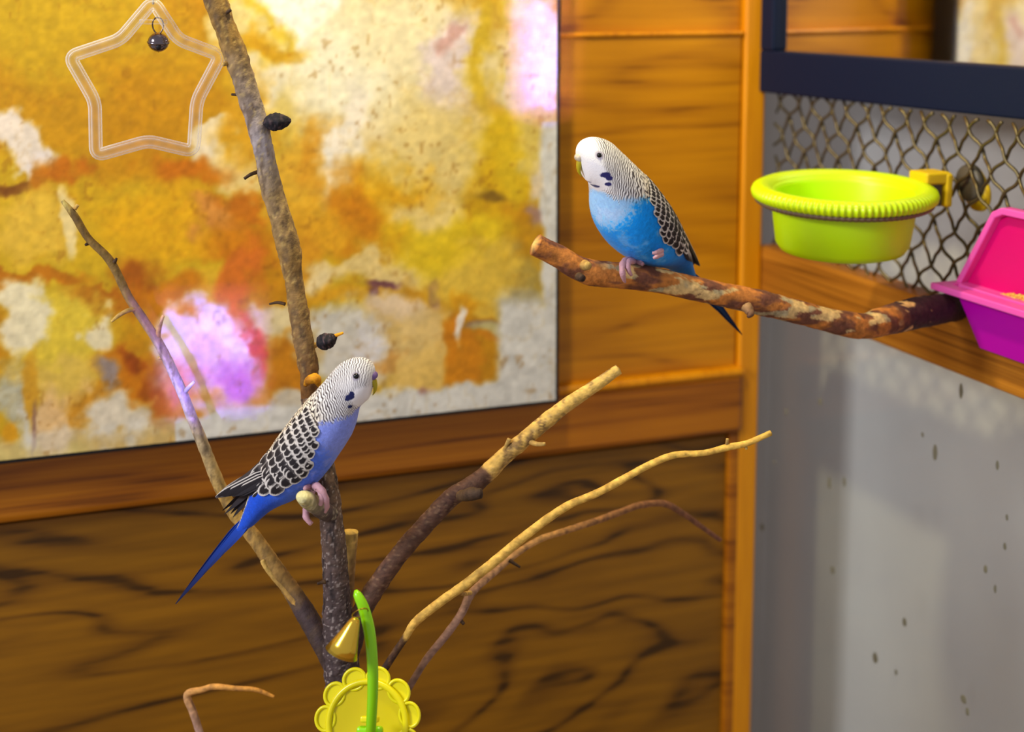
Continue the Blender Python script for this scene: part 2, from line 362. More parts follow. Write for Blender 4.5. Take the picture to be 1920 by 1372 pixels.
    lowr = (1-sst(0.075, 0.095, dz))*(1-sst(0.05, 0.06, da))
    col = mixc(col, (216, 212, 204), np.maximum(np.maximum(mg_, mb*(px > 330)), np.maximum(mb*0.5, lowr)))
    # grain, speckle and tide marks
    col = col*(1+0.22*(fbm(sx*7, sy*7, 1.1, 5, 3)-0.5))[..., None]
    sp = sst(0.66, 0.76, fbm(sx*9, sy*7, 2.2, 77, 2))*sst(0.45, 0.6, fbm(sx*0.8, sy*0.8, 0, 17, 3))
    col = mixc(col, np.asarray((140, 84, 10)), sp*0.35)
    edge = np.exp(-((fbm(sx*1.2, sy*1.2, 4.4, 23, 5)-0.52)/0.012)**2)
    col = mixc(col, col*np.asarray((0.86, 0.74, 0.5)), edge*0.22)
    col = s2l(np.clip(col*np.asarray((.95, .96, .96)), 0, 250))
    vs = np.stack([AA.ravel(), np.full(AA.size, -off), ZZ.ravel()], 1)
    vs[:, 1] -= 0.0004*fbm(sx*20, sy*20, 0, 3, 2).ravel()
    fs = [(j*nx+i, j*nx+i+1, (j+1)*nx+i+1, (j+1)*nx+i) for j in range(ny-1) for i in range(nx-1)]
    obj('canvas', mesh_np('canvas', vs, fs, col.reshape(-1, 3)), vcol('canvas_paint', 0.55, 0.35, (900, 0.25, 0.0004)), T)
canvas()

# ------------------------------------------------------------------ branches
def cr_path(pts, n):
    """pts: list of (x,y,z,r); smooth Catmull-Rom resample to n"""
    p = np.array(pts, float); m = len(p)
    d = np.r_[0, np.cumsum(np.linalg.norm(np.diff(p[:, :3], axis=0), axis=1))]
    out = []
    for s in np.linspace(0, d[-1], n):
        i = min(max(np.searchsorted(d, s)-1, 0), m-2)
        t = (s-d[i])/max(d[i+1]-d[i], 1e-9)
        p0, p1, p2, p3 = p[max(i-1, 0)], p[i], p[i+1], p[min(i+2, m-1)]
        out.append(0.5*((2*p1)+(-p0+p2)*t+(2*p0-5*p1+4*p2-p3)*t*t+(-p0+3*p1-3*p2+p3)*t**3))
    return np.array(out), d[-1]
def branch_me(name, pix, colf, seg=22, rough=0.10, step=0.0012, taper_end=True, cut_start=False, seed=0, origin=Vector((0, 0, 0))):
    """pix: (px, py, depth, width_px)"""
    pts = []
    for (x, y, dep, w) in pix:
        v = P(x, y, dep)-origin; pts.append((v.x, v.y, v.z, w*0.5*dep/F))
    n = max(int(sum((Vector(pts[i+1][:3])-Vector(pts[i][:3])).length for i in range(len(pts)-1))/step), 6)
    q, L = cr_path(pts, n)
    c = q[:, :3]; r = np.maximum(q[:, 3], 0.0004)
    T = np.gradient(c, axis=0); T /= np.linalg.norm(T, axis=1)[:, None]
    u = np.cross(T[0], (0.1, 1, 0.2)); u /= np.linalg.norm(u)
    vs = np.zeros((n, seg, 3)); ang = np.arange(seg)*2*math.pi/seg
    for i in range(n):
        u = u-T[i]*u.dot(T[i]); u /= np.linalg.norm(u); v = np.cross(T[i], u)
        vs[i] = c[i]+r[i]*(np.cos(ang)[:, None]*u+np.sin(ang)[:, None]*v)
    k = 140.0
    ns = fbm(vs[..., 0]*k, vs[..., 1]*k, vs[..., 2]*k, seed, 3)-0.5
    ns2 = fbm(vs[..., 0]*k*3.5, vs[..., 1]*k*3.5, vs[..., 2]*k*3.5, seed+5, 2)-0.5
    vs = c[:, None]+(vs-c[:, None])*(1+rough*(2.2*ns+1.2*ns2))[..., None]
    tt = np.repeat(np.linspace(0, 1, n)[:, None], seg, 1)
    wpos = vs+np.array(origin)
    # pixel row/column of every ring, only to pick bark colours along the length
    cols = colf(tt, wpos, ns, ns2, seed)
    V = list(vs.reshape(-1, 3)); Cc = list(cols.reshape(-1, 3)); fs = []
    for i in range(n-1):
        for j in range(seg):
            fs.append((i*seg+j, i*seg+(j+1) % seg, (i+1)*seg+(j+1) % seg, (i+1)*seg+j))
    for (i, sgn) in ((0, -1), (n-1, 1)):
        kk = len(V); V.append(c[i]+T[i]*sgn*r[i]*0.25)
        Cc.append(s2l((222, 190, 110)) if (i == 0 and cut_start) else cols[i, 0])
        for j in range(seg):
            a, b = i*seg+j, i*seg+(j+1) % seg
            fs.append((kk, b, a) if sgn < 0 else (kk, a, b))
    return mesh_np(name, V, fs, np.array(Cc))
M_BARK = vcol('bark', 0.72, 0.25, (700, 0.5, 0.0008))

def bark(stops, spot=(200, 190, 180), spot_amt=0.0, dark=(40, 28, 26), streak=0.5):
    """stops: [(t, sRGB)] along the length"""
    def f(t, p, n1, n2, seed):
        ts = [s[0] for s in stops]; cs = np.array([s[1] for s in stops], float)
        tw = t+n1*0.06
        col = np.stack([np.interp(tw, ts, cs[:, k]) for k in range(3)], -1)
        k = 260
        st = fbm(p[..., 0]*k*1.6, p[..., 1]*k*1.6, p[..., 2]*k*0.35, seed+3, 3)
        col = mixc(col, np.asarray(dark), sst(0.5, 0.72, st)*streak)
        col = col*(1+0.5*n2)[..., None]
        if spot_amt:
            s = sst(0.70, 0.80, vnoise(p[..., 0]*1100, p[..., 1]*1100, p[..., 2]*750, seed+8))
            col = mixc(col, np.asarray(spot), s*spot_amt)
        return s2l(np.clip(col, 2, 250))
    return f
TO = P(650, 1600, 0.83); TO.z = 0.0
TREE = thing('bare_tree', 'bare forked tree branch standing in front of the painting with several cut limbs', 'tree', TO)
def br(name, pix, colf, parent=TREE, **kw):
    return obj(name, branch_me(name, pix, colf, origin=TO, **kw), M_BARK, parent)
floor_pt = (655, 1990, 0.83, 70)
tan, dk, pur = (176, 142, 84), (62, 46, 44), (120, 104, 104)
trunk = br('trunk', [(660, 2850, .84, 84), (655, 2200, .835, 78), (652, 1700, .83, 74), (650, 1500, .83, 70), (646, 1330, .83, 66), (640, 1240, .83, 68), (634, 1170, .83, 62), (631, 1110, .83, 54), (627, 1040, .83, 48), (622, 980, .832, 46), (616, 920, .836, 42), (606, 860, .842, 38), (592, 800, .848, 35), (580, 745, .852, 34)],
     bark([(0, dk), (.62, (66, 56, 60)), (.85, (78, 64, 62)), (1, (110, 84, 60))], (186, 174, 166), 0.6, (24, 18, 20), .6), seg=60, rough=.10, seed=2, step=.0007)
main = br('limb', [(579, 752, .852, 30), (580, 700, .852, 37), (571, 650, .852, 39), (561, 590, .853, 38), (550, 520, .854, 36), (541, 468, .854, 46), (526, 410, .855, 42), (507, 345, .856, 40), (492, 270, .857, 38), (470, 190, .858, 42), (447, 118, .858, 44), (420, 45, .859, 42), (398, -20, .86, 42), (370, -120, .86, 42)],
     bark([(0, (104, 66, 26)), (.12, (130, 100, 62)), (.3, (146, 114, 62)), (.45, (142, 118, 82)), (.56, (156, 146, 146)), (.68, (140, 122, 104)), (.78, (138, 106, 52)), (1, (130, 100, 56))], (225, 195, 110), 0.35, (84, 66, 50), .65), seg=26, rough=.13, seed=5)  # lavender-grey stop midway puts the violet light into the bark colour
left = br('limb', [(648, 1290, .838, 44), (612, 1215, .842, 46), (582, 1165, .848, 42), (552, 1115, .854, 36), (520, 1070, .858, 33), (480, 1012, .862, 30), (440, 962, .866, 27), (415, 918, .868, 25), (395, 870, .868, 24), (375, 820, .868, 23), (355, 770, .868, 21), (335, 720, .868, 20), (300, 648, .868, 19), (268, 598, .868, 18), (240, 555, .868, 17), (207, 490, .868, 16), (165, 446, .868, 15), (140, 405, .868, 15), (117, 376, .868, 8)],
     bark([(0, dk), (.16, (70, 56, 56)), (.2, (150, 116, 64)), (.4, (186, 148, 72)), (.5, (176, 156, 120)), (.62, (186, 176, 176)), (.72, (150, 122, 76)), (.95, (120, 92, 40)), (1, (200, 180, 100))], dark=(84, 66, 46), streak=.5), seg=18, rough=.08, seed=7)  # greyest stop carries the blue light on this stretch in the bark
dark_limb = br('limb', [(652, 1230, .832, 44), (675, 1155, .834, 40), (700, 1108, .836, 38), (730, 1065, .838, 37), (765, 1020, .84, 36), (805, 975, .842, 36), (850, 930, .844, 36), (888, 908, .845, 38), (915, 885, .846, 34), (945, 856, .846, 32), (990, 818, .846, 31), (1045, 772, .846, 29), (1100, 734, .846, 25), (1160, 692, .846, 21)],
     bark([(0, dk), (.2, (92, 64, 50)), (.52, (84, 58, 46)), (.585, (90, 62, 46)), (.60, (206, 166, 84)), (1, (222, 182, 92))], (190, 160, 120), .3, (44, 26, 26), .5), seg=22, rough=.10, seed=11)
gold = br('limb', [(655, 1420, .83, 24), (690, 1310, .83, 18), (730, 1240, .83, 15), (760, 1195, .83, 15), (780, 1165, .83, 17), (830, 1125, .83, 18), (870, 1097, .83, 19), (930, 1050, .83, 19), (975, 1012, .83, 18), (1030, 970, .83, 17), (1070, 945, .83, 16), (1120, 924, .83, 15), (1170, 897, .83, 15), (1220, 870, .83, 14), (1265, 853, .83, 13), (1320, 849, .83, 12), (1365, 838, .83, 13), (1400, 831, .83, 12), (1446, 811, .83, 11)],
     bark([(0, dk), (.2, (60, 40, 34)), (.235, (80, 56, 36)), (.25, (214, 170, 80)), (1, (224, 180, 80))], dark=(170, 120, 50), streak=.4), seg=14, rough=.07, seed=13)
grey = br('limb', [(690, 1420, .86, 18), (745, 1325, .86, 15), (775, 1275, .86, 14), (800, 1235, .862, 15), (835, 1192, .864, 16), (865, 1150, .866, 16), (880, 1118, .87, 17), (897, 1098, .875, 15), (930, 1070, .885, 14), (965, 1040, .895, 13), (1010, 1012, .905, 13), (1060, 995, .92, 13), (1110, 979, .935, 13), (1160, 961, .95, 13), (1200, 947, .965, 13), (1245, 944, .98, 13), (1280, 962, .99, 12), (1312, 985, 1.0, 10), (1350, 1012, 1.01, 8)],
     bark([(0, (110, 84, 74)), (.3, (160, 124, 106)), (.5, (196, 146, 84)), (.65, (160, 112, 66)), (1, (120, 78, 62))], dark=(90, 64, 52), streak=.4), seg=12, rough=.08, seed=17)
low = br('limb', [(560, 1640, .88, 22), (430, 1520, .89, 18), (390, 1430, .9, 16), (374, 1372, .9, 15), (362, 1335, .9, 16), (351, 1302, .9, 15), (378, 1293, .9, 12), (402, 1287, .9, 12), (440, 1290, .9, 10), (480, 1293, .9, 9), (514, 1306, .9, 6)],
     bark([(0, (120, 90, 80)), (.6, (176, 140, 124)), (.75, (206, 150, 80)), (1, (190, 130, 50))], dark=(120, 80, 50), streak=.3), seg=12, rough=.07, seed=19)
stub = br('stub', [(646, 1170, .845, 30), (651, 1110, .848, 27), (654, 1060, .848, 27), (656, 1020, .848, 29), (657, 996, .848, 30)],
     bark([(0, (110, 84, 60)), (.6, (170, 132, 76)), (1, (222, 184, 92))], dark=(110, 76, 46), streak=.5), seg=18, rough=.12, seed=23)
perch_stub = br('stub', [(626, 968, .836, 36), (606, 956, .822, 36), (590, 946, .808, 35), (575, 936, .796, 33), (566, 931, .789, 24)],
     bark([(0, dk), (.5, (96, 84, 84)), (.8, (168, 160, 120)), (1, (224, 214, 150))], (236, 226, 190), .5, (120, 110, 90), .4), seg=20, rough=.10, seed=29)
cutc = bark([(0, (160, 120, 60)), (1, (206, 170, 90))], dark=(110, 80, 50), streak=.3)
drk = bark([(0, (90, 66, 40)), (1, (60, 44, 34))], dark=(40, 30, 26), streak=.3)
tw = [(main, [(484, 322, .857, 8), (470, 327, .852, 7), (458, 335, .85, 6)], drk), (main, [(535, 570, .855, 7), (520, 567, .855, 6), (505, 570, .855, 4)], drk), (main, [(412, 30, .856, 8), (424, 24, .855, 7), (433, 18, .855, 6)], drk), (main, [(450, 178, .858, 6), (434, 177, .858, 5)], drk), (main, [(430, 118, .856, 10), (418, 121, .852, 7)], cutc),
      (left, [(262, 577, .868, 10), (240, 582, .864, 9), (222, 592, .862, 8), (209, 603, .86, 5)], cutc), (left, [(296, 634, .868, 11), (299, 612, .866, 9), (306, 592, .865, 6)], cutc), (left, [(343, 738, .868, 11), (354, 726, .866, 8), (364, 715, .865, 5)], bark([(0, (150, 140, 130)), (1, (220, 210, 200))])), (left, [(308, 672, .868, 8), (296, 671, .868, 6)], cutc), (left, [(214, 492, .866, 9), (219, 484, .866, 4)], drk), (left, [(166, 456, .868, 8), (160, 459, .866, 5)], drk), (left, [(140, 392, .868, 8), (146, 384, .868, 7)], cutc), (left, [(362, 796, .868, 7), (352, 784, .866, 4)], drk), (left, [(572, 1150, .848, 18), (548, 1122, .850, 15), (518, 1086, .854, 13), (500, 1064, .855, 12), (492, 1050, .855, 10)], cutc),
      (dark_limb, [(935, 868, .846, 13), (946, 843, .844, 8), (955, 823, .843, 9)], cutc), (dark_limb, [(990, 825, .845, 14), (1005, 832, .84, 10), (1022, 832, .838, 8)], cutc), (dark_limb, [(862, 930, .835, 22), (885, 926, .828, 26), (903, 925, .826, 20)], drk),
      (gold, [(1362, 840, .83, 8), (1364, 822, .83, 6)], cutc), (gold, [(1396, 832, .83, 8), (1400, 842, .83, 5)], cutc), (gold, [(858, 1106, .832, 9), (868, 1113, .845, 9), (882, 1111, .868, 9)], cutc), (grey, [(860, 1158, .866, 9), (870, 1170, .864, 6)], drk), (grey, [(955, 1050, .89, 8), (975, 1063, .888, 5)], drk),
      (trunk, [(610, 1090, .822, 9), (595, 1094, .82, 5)], drk)]
for i, (par, pix, cf) in enumerate(tw):
    br('twig', pix, cf, par, seg=8, rough=.10, seed=40+i, step=.0008)
def bud(par, px, py, dep, w, h, rot, tip, seed):
    """a shrivelled dark bud on its short stalk"""
    n, sg = 26, 22; vs, cs, fs = [], [], []
    c0 = P(px, py, dep)-TO; k = dep/F
    ax = Vector((math.cos(rot), 0, math.sin(rot))); pe = Vector((-math.sin(rot), 0, math.cos(rot))); dy = Vector((0, 1, 0))
    for i in range(n):
        t = i/(n-1); r = (math.sin(math.pi*min(t*0.93+0.04, 1))**0.7)*(1-0.25*t)
        for j in range(sg):
            a = 2*math.pi*j/sg
            rr = r*(1+0.28*(fbm(t*7, math.cos(a)*1.6+4, math.sin(a)*1.6+seed, seed, 3)-0.5)*2+0.08*math.cos(5*a+3*t))
            p = c0+ax*((t-0.5)*w*k)+(pe*math.cos(a)+dy*math.sin(a))*(rr*h*0.5*k)
            vs.append(p); v = float(fbm(t*16, math.cos(a)*3, math.sin(a)*3, seed+4, 2))
            cs.append(s2l(np.asarray((26, 24, 30))+np.asarray((70, 50, 46))*max(0, (v-0.5)*3)))
    for i in range(n-1):
        for j in range(sg): fs.append((i*sg+j, i*sg+(j+1) % sg, (i+1)*sg+(j+1) % sg, (i+1)*sg+j))
    fs.append(tuple(range(sg))[::-1]); fs.append(tuple((n-1)*sg+j for j in range(sg)))
    o = obj('bud', mesh_np('bud', vs, fs, np.array(cs)), M_BARK, par); o['label'] = 'dark shrivelled bud'
    return o
bud(main, 520, 228, .853, 52, 38, .10, 0, 3); bud(main, 613, 639, .85, 42, 36, .45, 1, 9)
br('twig', [(478, 232, .857, 10), (490, 228, .855, 9), (505, 229, .853, 8)], cutc, main, seg=8, seed=71, step=.0008)
br('twig', [(588, 648, .853, 12), (596, 645, .851, 8), (604, 642, .85, 8)], cutc, main, seg=8, seed=72, step=.0008)
br('twig', [(624, 632, .85, 9), (632, 628, .85, 7), (643, 624, .849, 5)], bark([(0, (214, 140, 20)), (1, (230, 160, 30))]), main, seg=8, seed=73, step=.0008)
br('knot', [(572, 722, .842, 8), (580, 712, .838, 18), (592, 709, .838, 20), (598, 722, .842, 8)], bark([(0, (206, 140, 20)), (1, (228, 160, 30))], dark=(120, 70, 16), streak=.6), main, seg=14, rough=.3, seed=74, step=.0008)

# ------------------------------------------------------------------ perch through the wire mesh
PO = P(1810, 566, 1.02)
PERCH = thing('perch', 'thick crooked wooden perch with peeling bark fixed to the wire mesh', 'perch', PO)
def perch_col(t, p, n1, n2, seed):
    p = p-np.array((0, 0, CAMZ-.8))
    big = fbm(p[..., 0]*48, p[..., 1]*150, p[..., 2]*150, 5, 5)+.02
    red, brn, tn, plm = np.array((182, 114, 50.)), np.array((108, 66, 48.)), np.array((206, 172, 112.)), np.array((58, 36, 40.))
    col = mixc(np.broadcast_to(red, t.shape+(3,)), brn, sst(.42, .58, fbm(p[..., 0]*60, p[..., 1]*150, p[..., 2]*150, 9, 4)))
    peel = sst(.555, .585, big+0.03*np.sin(t*40))*sst(.10, .16, t)*(1-sst(.70, .74, t))
    col = mixc(col, tn, peel)
    col = mixc(col, np.array((150, 142, 116.)), peel*sst(.5, .6, fbm(p[..., 0]*90, p[..., 1]*90, p[..., 2]*90, 15, 3))*.7)
    col = mixc(col, plm, sst(.70, .76, t+n1*.05)*.97)
    col = mixc(col, np.array((200, 158, 100.)), sst(.66, .70, big)*(t > .74)*(t < .82))
    col = col*(1+.5*n2)[..., None]
    return s2l(np.clip(col, 2, 250))
pw = [(1004, 458, .885, 42), (1040, 477, .888, 43), (1078, 499, .89, 46), (1110, 511, .893, 50), (1170, 517, .897, 50), (1230, 525, .902, 48), (1290, 538, .907, 46), (1350, 551, .912, 46), (1420, 566, .918, 48), (1480, 581, .924, 46), (1540, 597, .931, 45), (1590, 608, .938, 50), (1625, 611, .944, 50), (1660, 601, .955, 56), (1720, 586, .98, 60), (1765, 579, 1.003, 56), (1795, 574, hit(1795, 574, e1, W(.001, 0, 0)).y, 54)]
limb = obj('branch', branch_me('branch', pw, perch_col, seg=64, rough=.055, seed=3, origin=PO, cut_start=True, step=.001), M_BARK, PERCH)
for i, (pix, cf) in enumerate([([(1095, 497, .87, 20), (1103, 499, .866, 16)], cutc), ([(1085, 518, .868, 18), (1093, 522, .864, 13)], drk), ([(1400, 575, .905, 24), (1408, 588, .9, 14), (1402, 594, .898, 6)], bark([(0, (180, 140, 90)), (1, (90, 60, 46))]))]):
    obj('knot', branch_me('knot', pix, cf, seg=12, rough=.2, seed=80+i, origin=PO, step=.0006), M_BARK, limb)
# end bolt on the mesh
eb = hit(1795, 574, e1, W(.002, 0, 0)); ebd = e1
def lathe_me(name, prof, seg=48, axis=Vector((0, 0, 1)), org=Vector((0, 0, 0)), mod=None, colf=None):
    axis = axis.normalized(); u = axis.orthogonal().normalized(); v = axis.cross(u)
    vs, fs = [], []
    for i, (r, h) in enumerate(prof):
        for j in range(seg):
            a = 2*math.pi*j/seg; rr = r*(mod(i, a) if mod else 1)
            vs.append(org+axis*h+(u*math.cos(a)+v*math.sin(a))*rr)
    for i in range(len(prof)-1):
        for j in range(seg): fs.append((i*seg+j, i*seg+(j+1) % seg, (i+1)*seg+(j+1) % seg, (i+1)*seg+j))
    return mesh_np(name, vs, fs)
M_TEAL = plain('dark_washer', lin(24, 40, 52), .4)
obj('washer', lathe_me('washer', [(0.0, -.004), (.0085, -.004), (.0095, -.002), (.0095, .003), (0.0, .003)], 28, ebd, eb+ebd*.004-Vector((0, 0, .003))-PO), M_TEAL, PERCH)

# ------------------------------------------------------------------ lime bowl on the mesh
M_LIME = plain('lime_plastic', lin(202, 246, 0), .38, sss=.25)
M_LIME_RIM = plain('lime_rim_plastic', lin(200, 232, 0), .34, sss=.25)
M_RING = plain('brown_ring', lin(112, 92, 70), .5)
M_YEL = plain('yellow_plastic', lin(226, 190, 10), .38, sss=.1)
M_GREYM = plain('grey_washer', lin(84, 78, 66), .45)
cb, cz = right(1775, 345, 0.0)
clipW = W(-0.004, cb, cz)
bowl_dep = P(1583, 357, 1.022)
BC = Vector((bowl_dep.x, bowl_dep.y, bowl_dep.z))
BOWL = thing('feeding_bowl', 'lime green plastic feeding bowl with ribbed rim clipped to the wire mesh', 'bowl', BC)
R = 0.0655
tilt = Matrix.Rotation(math.radians(3.5), 3, 'X')
prof = [(0, -.0440), (.040, -.0440), (.0445, -.0425), (.0475, -.038), (.0500, -.020), (.0515, -.004), (.0520, .000), (.0495, .000), (.0485, -.004), (.0465, -.020), (.0440, -.036), (.041, -.040), (0, -.0405)]
bax = tilt @ Vector((0, 0, 1))
o = obj('bowl_body', lathe_me('bowl_body', prof, 96, bax), M_LIME, BOWL)
rp = [(.0520, -.004), (.0535, -.0062), (.058, -.0070), (.062, -.0066), (.0648, -.0045), (.0655, -.0010), (.0640, .0022), (.0605, .0042), (.0565, .0042), (.0530, .0026), (.0500, -.0005), (.0490, -.004)]
o = obj('rim', lathe_me('rim', rp, 720, bax, mod=lambda i, a: 1+(0.010*math.cos(90*a) if 2 <= i <= 6 else 0)), M_LIME_RIM, BOWL)
o = obj('rim_underside', lathe_me('rim_underside', [(.0518, -.0085), (.056, -.0098), (.0605, -.0096), (.0628, -.0080), (.0632, -.0060), (.0520, -.0060)], 360, bax, mod=lambda i, a: 1+(0.008*math.cos(90*a) if 1 <= i <= 4 else 0)), M_RING, BOWL)
# clip: hooked bracket, washers and nut
def rot_box(name, c, ex, ey, ez, hx, hy, hz, mat, par, org, bw=.002):
    v = [c+ex*sx*hx+ey*sy*hy+ez*sz*hz-org for sz in (-1, 1) for sy in (-1, 1) for sx in (-1, 1)]
    f = [(0, 1, 3, 2), (4, 6, 7, 5), (0, 4, 5, 1), (2, 3, 7, 6), (0, 2, 6, 4), (1, 5, 7, 3)]
    me = mesh_np(name, v, f, smooth=False)
    bm = bmesh.new(); bm.from_mesh(me); bmesh.ops.recalc_face_normals(bm, faces=bm.faces); bm.to_mesh(me); bm.free()
    return bevel(obj(name, me, mat, par), bw, 3)
zz = Vector((0, 0, 1))
rot_box('clip_arm', clipW-e1*.011+zz*.006, e1, e2, zz, .011, .011, .0045, M_YEL, BOWL, BC)
rot_box('clip_plate', clipW-e1*.002-zz*.003, e1, e2, zz, .003, .012, .0125, M_YEL, BOWL, BC)
rot_box('clip_block', clipW-e1*.012-zz*.006, e1, e2, zz, .007, .007, .009, M_GREYM, BOWL, BC, .001)
obj('washer', lathe_me('washer', [(0, 0), (.013, 0), (.014, .002), (.014, .005), (0, .006)], 32, e1, clipW+e1*.0215-BC), M_GREYM, BOWL)
obj('wing_nut', lathe_me('wing_nut', [(0, 0), (.016, 0), (.0165, .003), (.012, .006), (.006, .009), (0, .009)], 32, e1, clipW+e1*.0275-zz*.004-BC, mod=lambda i, a: 1+.18*math.cos(2*a)), M_YEL, BOWL)

# ------------------------------------------------------------------ pink feeder with seeds
b0, z0 = right(1800, 523, -0.004)
fp = hit(1747, 530, zz, W(0, 0, z0)); wA = (fp-C).dot(e1); bF = (fp-C).dot(e2)
b0 = (b0+bF)/2
FE = thing('seed_feeder', 'magenta plastic seed feeder with tall back plate hooked on the wire mesh', 'feeder', W(0, b0, z0))
M_PINK = plain('pink_plastic', lin(236, 92, 184), .32, sss=.2)
M_MAG = plain('magenta_plastic', lin(214, 0, 112), .4, sss=.2)
M_PUR = plain('purple_plastic', lin(184, 0, 168), .38, sss=.2)
LEN = 0.15
def Wl(a, b, z): return W(a, b0+b, z0+z)-FE.location
def quadmesh(name, vs, fs, mat, par, bw=.0015):
    me = mesh_np(name, vs, fs, smooth=False)
    bm = bmesh.new(); bm.from_mesh(me); bmesh.ops.recalc_face_normals(bm, faces=bm.faces); bm.to_mesh(me); bm.free()
    return bevel(obj(name, me, mat, par), bw, 3)
def ringplate(name, o_, i_, z_hi, z_lo, mat, par):
    """rectangular ring (o_, i_: a0,a1,b0,b1)"""
    vs = []
    for (r, z) in ((o_, z_hi), (i_, z_hi), (i_, z_lo), (o_, z_lo)):
        a0, a1, c0, c1 = r
        vs += [Wl(a0, c0, z), Wl(a1, c0, z), Wl(a1, c1, z), Wl(a0, c1, z)]
    fs = []
    for k in range(4):
        n = (k+1) % 4
        for j in range(4): fs.append((k*4+j, k*4+(j+1) % 4, n*4+(j+1) % 4, n*4+j))
    return quadmesh(name, vs, fs, mat, par, .001)
wA = max(min(wA, -.03), -.075)
ringplate('flange', (wA, -.003, 0, LEN), (wA+.011, -.014, .010, LEN-.010), .0, -.005, M_PINK, FE)
ringplate('inner_rim', (wA+.0135, -.010, .014, LEN-.014), (wA+.018, -.016, .020, LEN-.020), .0005, -.004, M_PINK, FE)
def trough(name, t, bt, h, mat, th=.002):
    def loop(r, z): a0, a1, c0, c1 = r; return [Wl(a0, c0, z), Wl(a1, c0, z), Wl(a1, c1, z), Wl(a0, c1, z)]
    ti = (t[0]+th, t[1]-th, t[2]+th, t[3]-th); bi = (bt[0]+th, bt[1]-th, bt[2]+th, bt[3]-th)
    vs = loop(t, -.004)+loop(bt, -h)+loop(bi, -h+th)+loop(ti, -.004)
    fs = [(4, 5, 6, 7), (8, 9, 10, 11)]
    for k in (0, 2, 3):
        n = (k+1) % 4
        for j in range(4): fs.append((k*4+j, k*4+(j+1) % 4, n*4+(j+1) % 4, n*4+j))
    return quadmesh(name, vs, fs, mat, FE, .002)
trough('tray', (wA+.010, -.004, .016, LEN-.012), (wA+.018, -.006, .034, LEN-.034), .042, M_PUR)
def plate(name, poly, a_in, a_out, mat):
    n = len(poly); vs = [Wl(a_in, b, z) for b, z in poly]+[Wl(a_out, b, z) for b, z in poly]
    fs = [tuple(range(n)), tuple(range(n, 2*n))]+[(j, (j+1) % n, n+(j+1) % n, n+j) for j in range(n)]
    return quadmesh(name, vs, fs, mat, FE, .001)
bs0, zs0 = right(1802, 520, -.004); bs1, zs1 = right(1876, 396, -.004); bs2, zs2 = right(1895, 388, -.004)
outer = [(0.002, -.002), (bs1-b0, zs1-z0), (bs2-b0, zs2-z0), (LEN-.03, zs2-z0), (LEN-.01, zs1-z0), (LEN-.002, -.002)]
plate('back_plate', outer, -.006, -.003, M_MAG)
for i in range(5):
    p, q = outer[i], outer[i+1]
    d = Vector((q[0]-p[0], q[1]-p[1])); nn = Vector((d.y, -d.x)).normalized()*.005
    plate('edge_lip', [p, q, (q[0]+nn.x, q[1]+nn.y), (p[0]+nn.x, p[1]+nn.y)], -.012, -.003, M_PINK)
# seeds heaped in the tray
vs, fs, cs = [], [], []
rng = random.Random(8); ico = bmesh.new(); bmesh.ops.create_icosphere(ico, subdivisions=1, radius=1); iv = [v.co.copy() for v in ico.verts]; iff = [tuple(v.index for v in f.verts) for f in ico.faces]; ico.free()
for i in range(900):
    a = rng.uniform(wA+.020, -.010); b = rng.uniform(.030, LEN-.030)
    hgt = -.006+.012*math.exp(-((b-.075)/.035)**2)*(0.4+0.6*(a-wA)/(-wA))
    c = Wl(a, b, hgt-rng.uniform(0, .006)); k = len(vs)
    rm = Matrix.Rotation(rng.uniform(0, 6.3), 3, 'Z') @ Matrix.Rotation(rng.uniform(-.6, .6), 3, 'X')
    s = rng.uniform(.85, 1.15)*.0011; cc = s2l((rng.uniform(205, 240), rng.uniform(160, 190), rng.uniform(50, 100)))
    for v in iv: vs.append(c+rm @ Vector((v.x*1.25, v.y, v.z*.9))*s); cs.append(cc)
    fs += [tuple(j+k for j in f) for f in iff]
tag(obj('bird_seed', mesh_np('bird_seed', vs, fs, np.array(cs)), vcol('seed_husk', .5, .4), None, FE.location), 'pale golden bird seed heaped in the magenta feeder', 'bird seed', kind='stuff')

# ------------------------------------------------------------------ star toy with jingle bell
SD = .862
SO = P(287, 6, SD)
STAR = thing('star_toy', 'clear hollow plastic star hanging beside the upper limb', 'bird toy', SO)
m, t, b = new_mat('clear_plastic')
N, L = t.nodes.new, t.links.new
tr_ = N('ShaderNodeBsdfTransparent'); tr_.inputs[0].default_value = (.985, .985, .985, 1)
b.inputs['Base Color'].default_value = (.9, .9, .9, 1); b.inputs['Roughness'].default_value = .12; b.inputs['Specular IOR Level'].default_value = .9
lw = N('ShaderNodeLayerWeight'); lw.inputs[0].default_value = .5
pw_ = N('ShaderNodeMath'); pw_.operation = 'POWER'; pw_.inputs[1].default_value = 1.9; L(lw.outputs['Facing'], pw_.inputs[0])
ma = N('ShaderNodeMath'); ma.operation = 'MULTIPLY_ADD'; ma.inputs[1].default_value = .95; ma.inputs[2].default_value = .02; L(pw_.outputs[0], ma.inputs[0])  # white edges mixed in, standing in for light reflected by the plastic
mx = N('ShaderNodeMixShader'); L(ma.outputs[0], mx.inputs[0]); L(tr_.outputs[0], mx.inputs[1]); L(b.outputs[0], mx.inputs[2]); L(mx.outputs[0], t.nodes['Material Output'].inputs['Surface'])
M_CLEAR = m
sp_ = [(287, 2), (334, 74), (414, 104), (369, 189), (363, 284), (278, 264), (180, 292), (178, 190), (130, 106), (226, 74)]
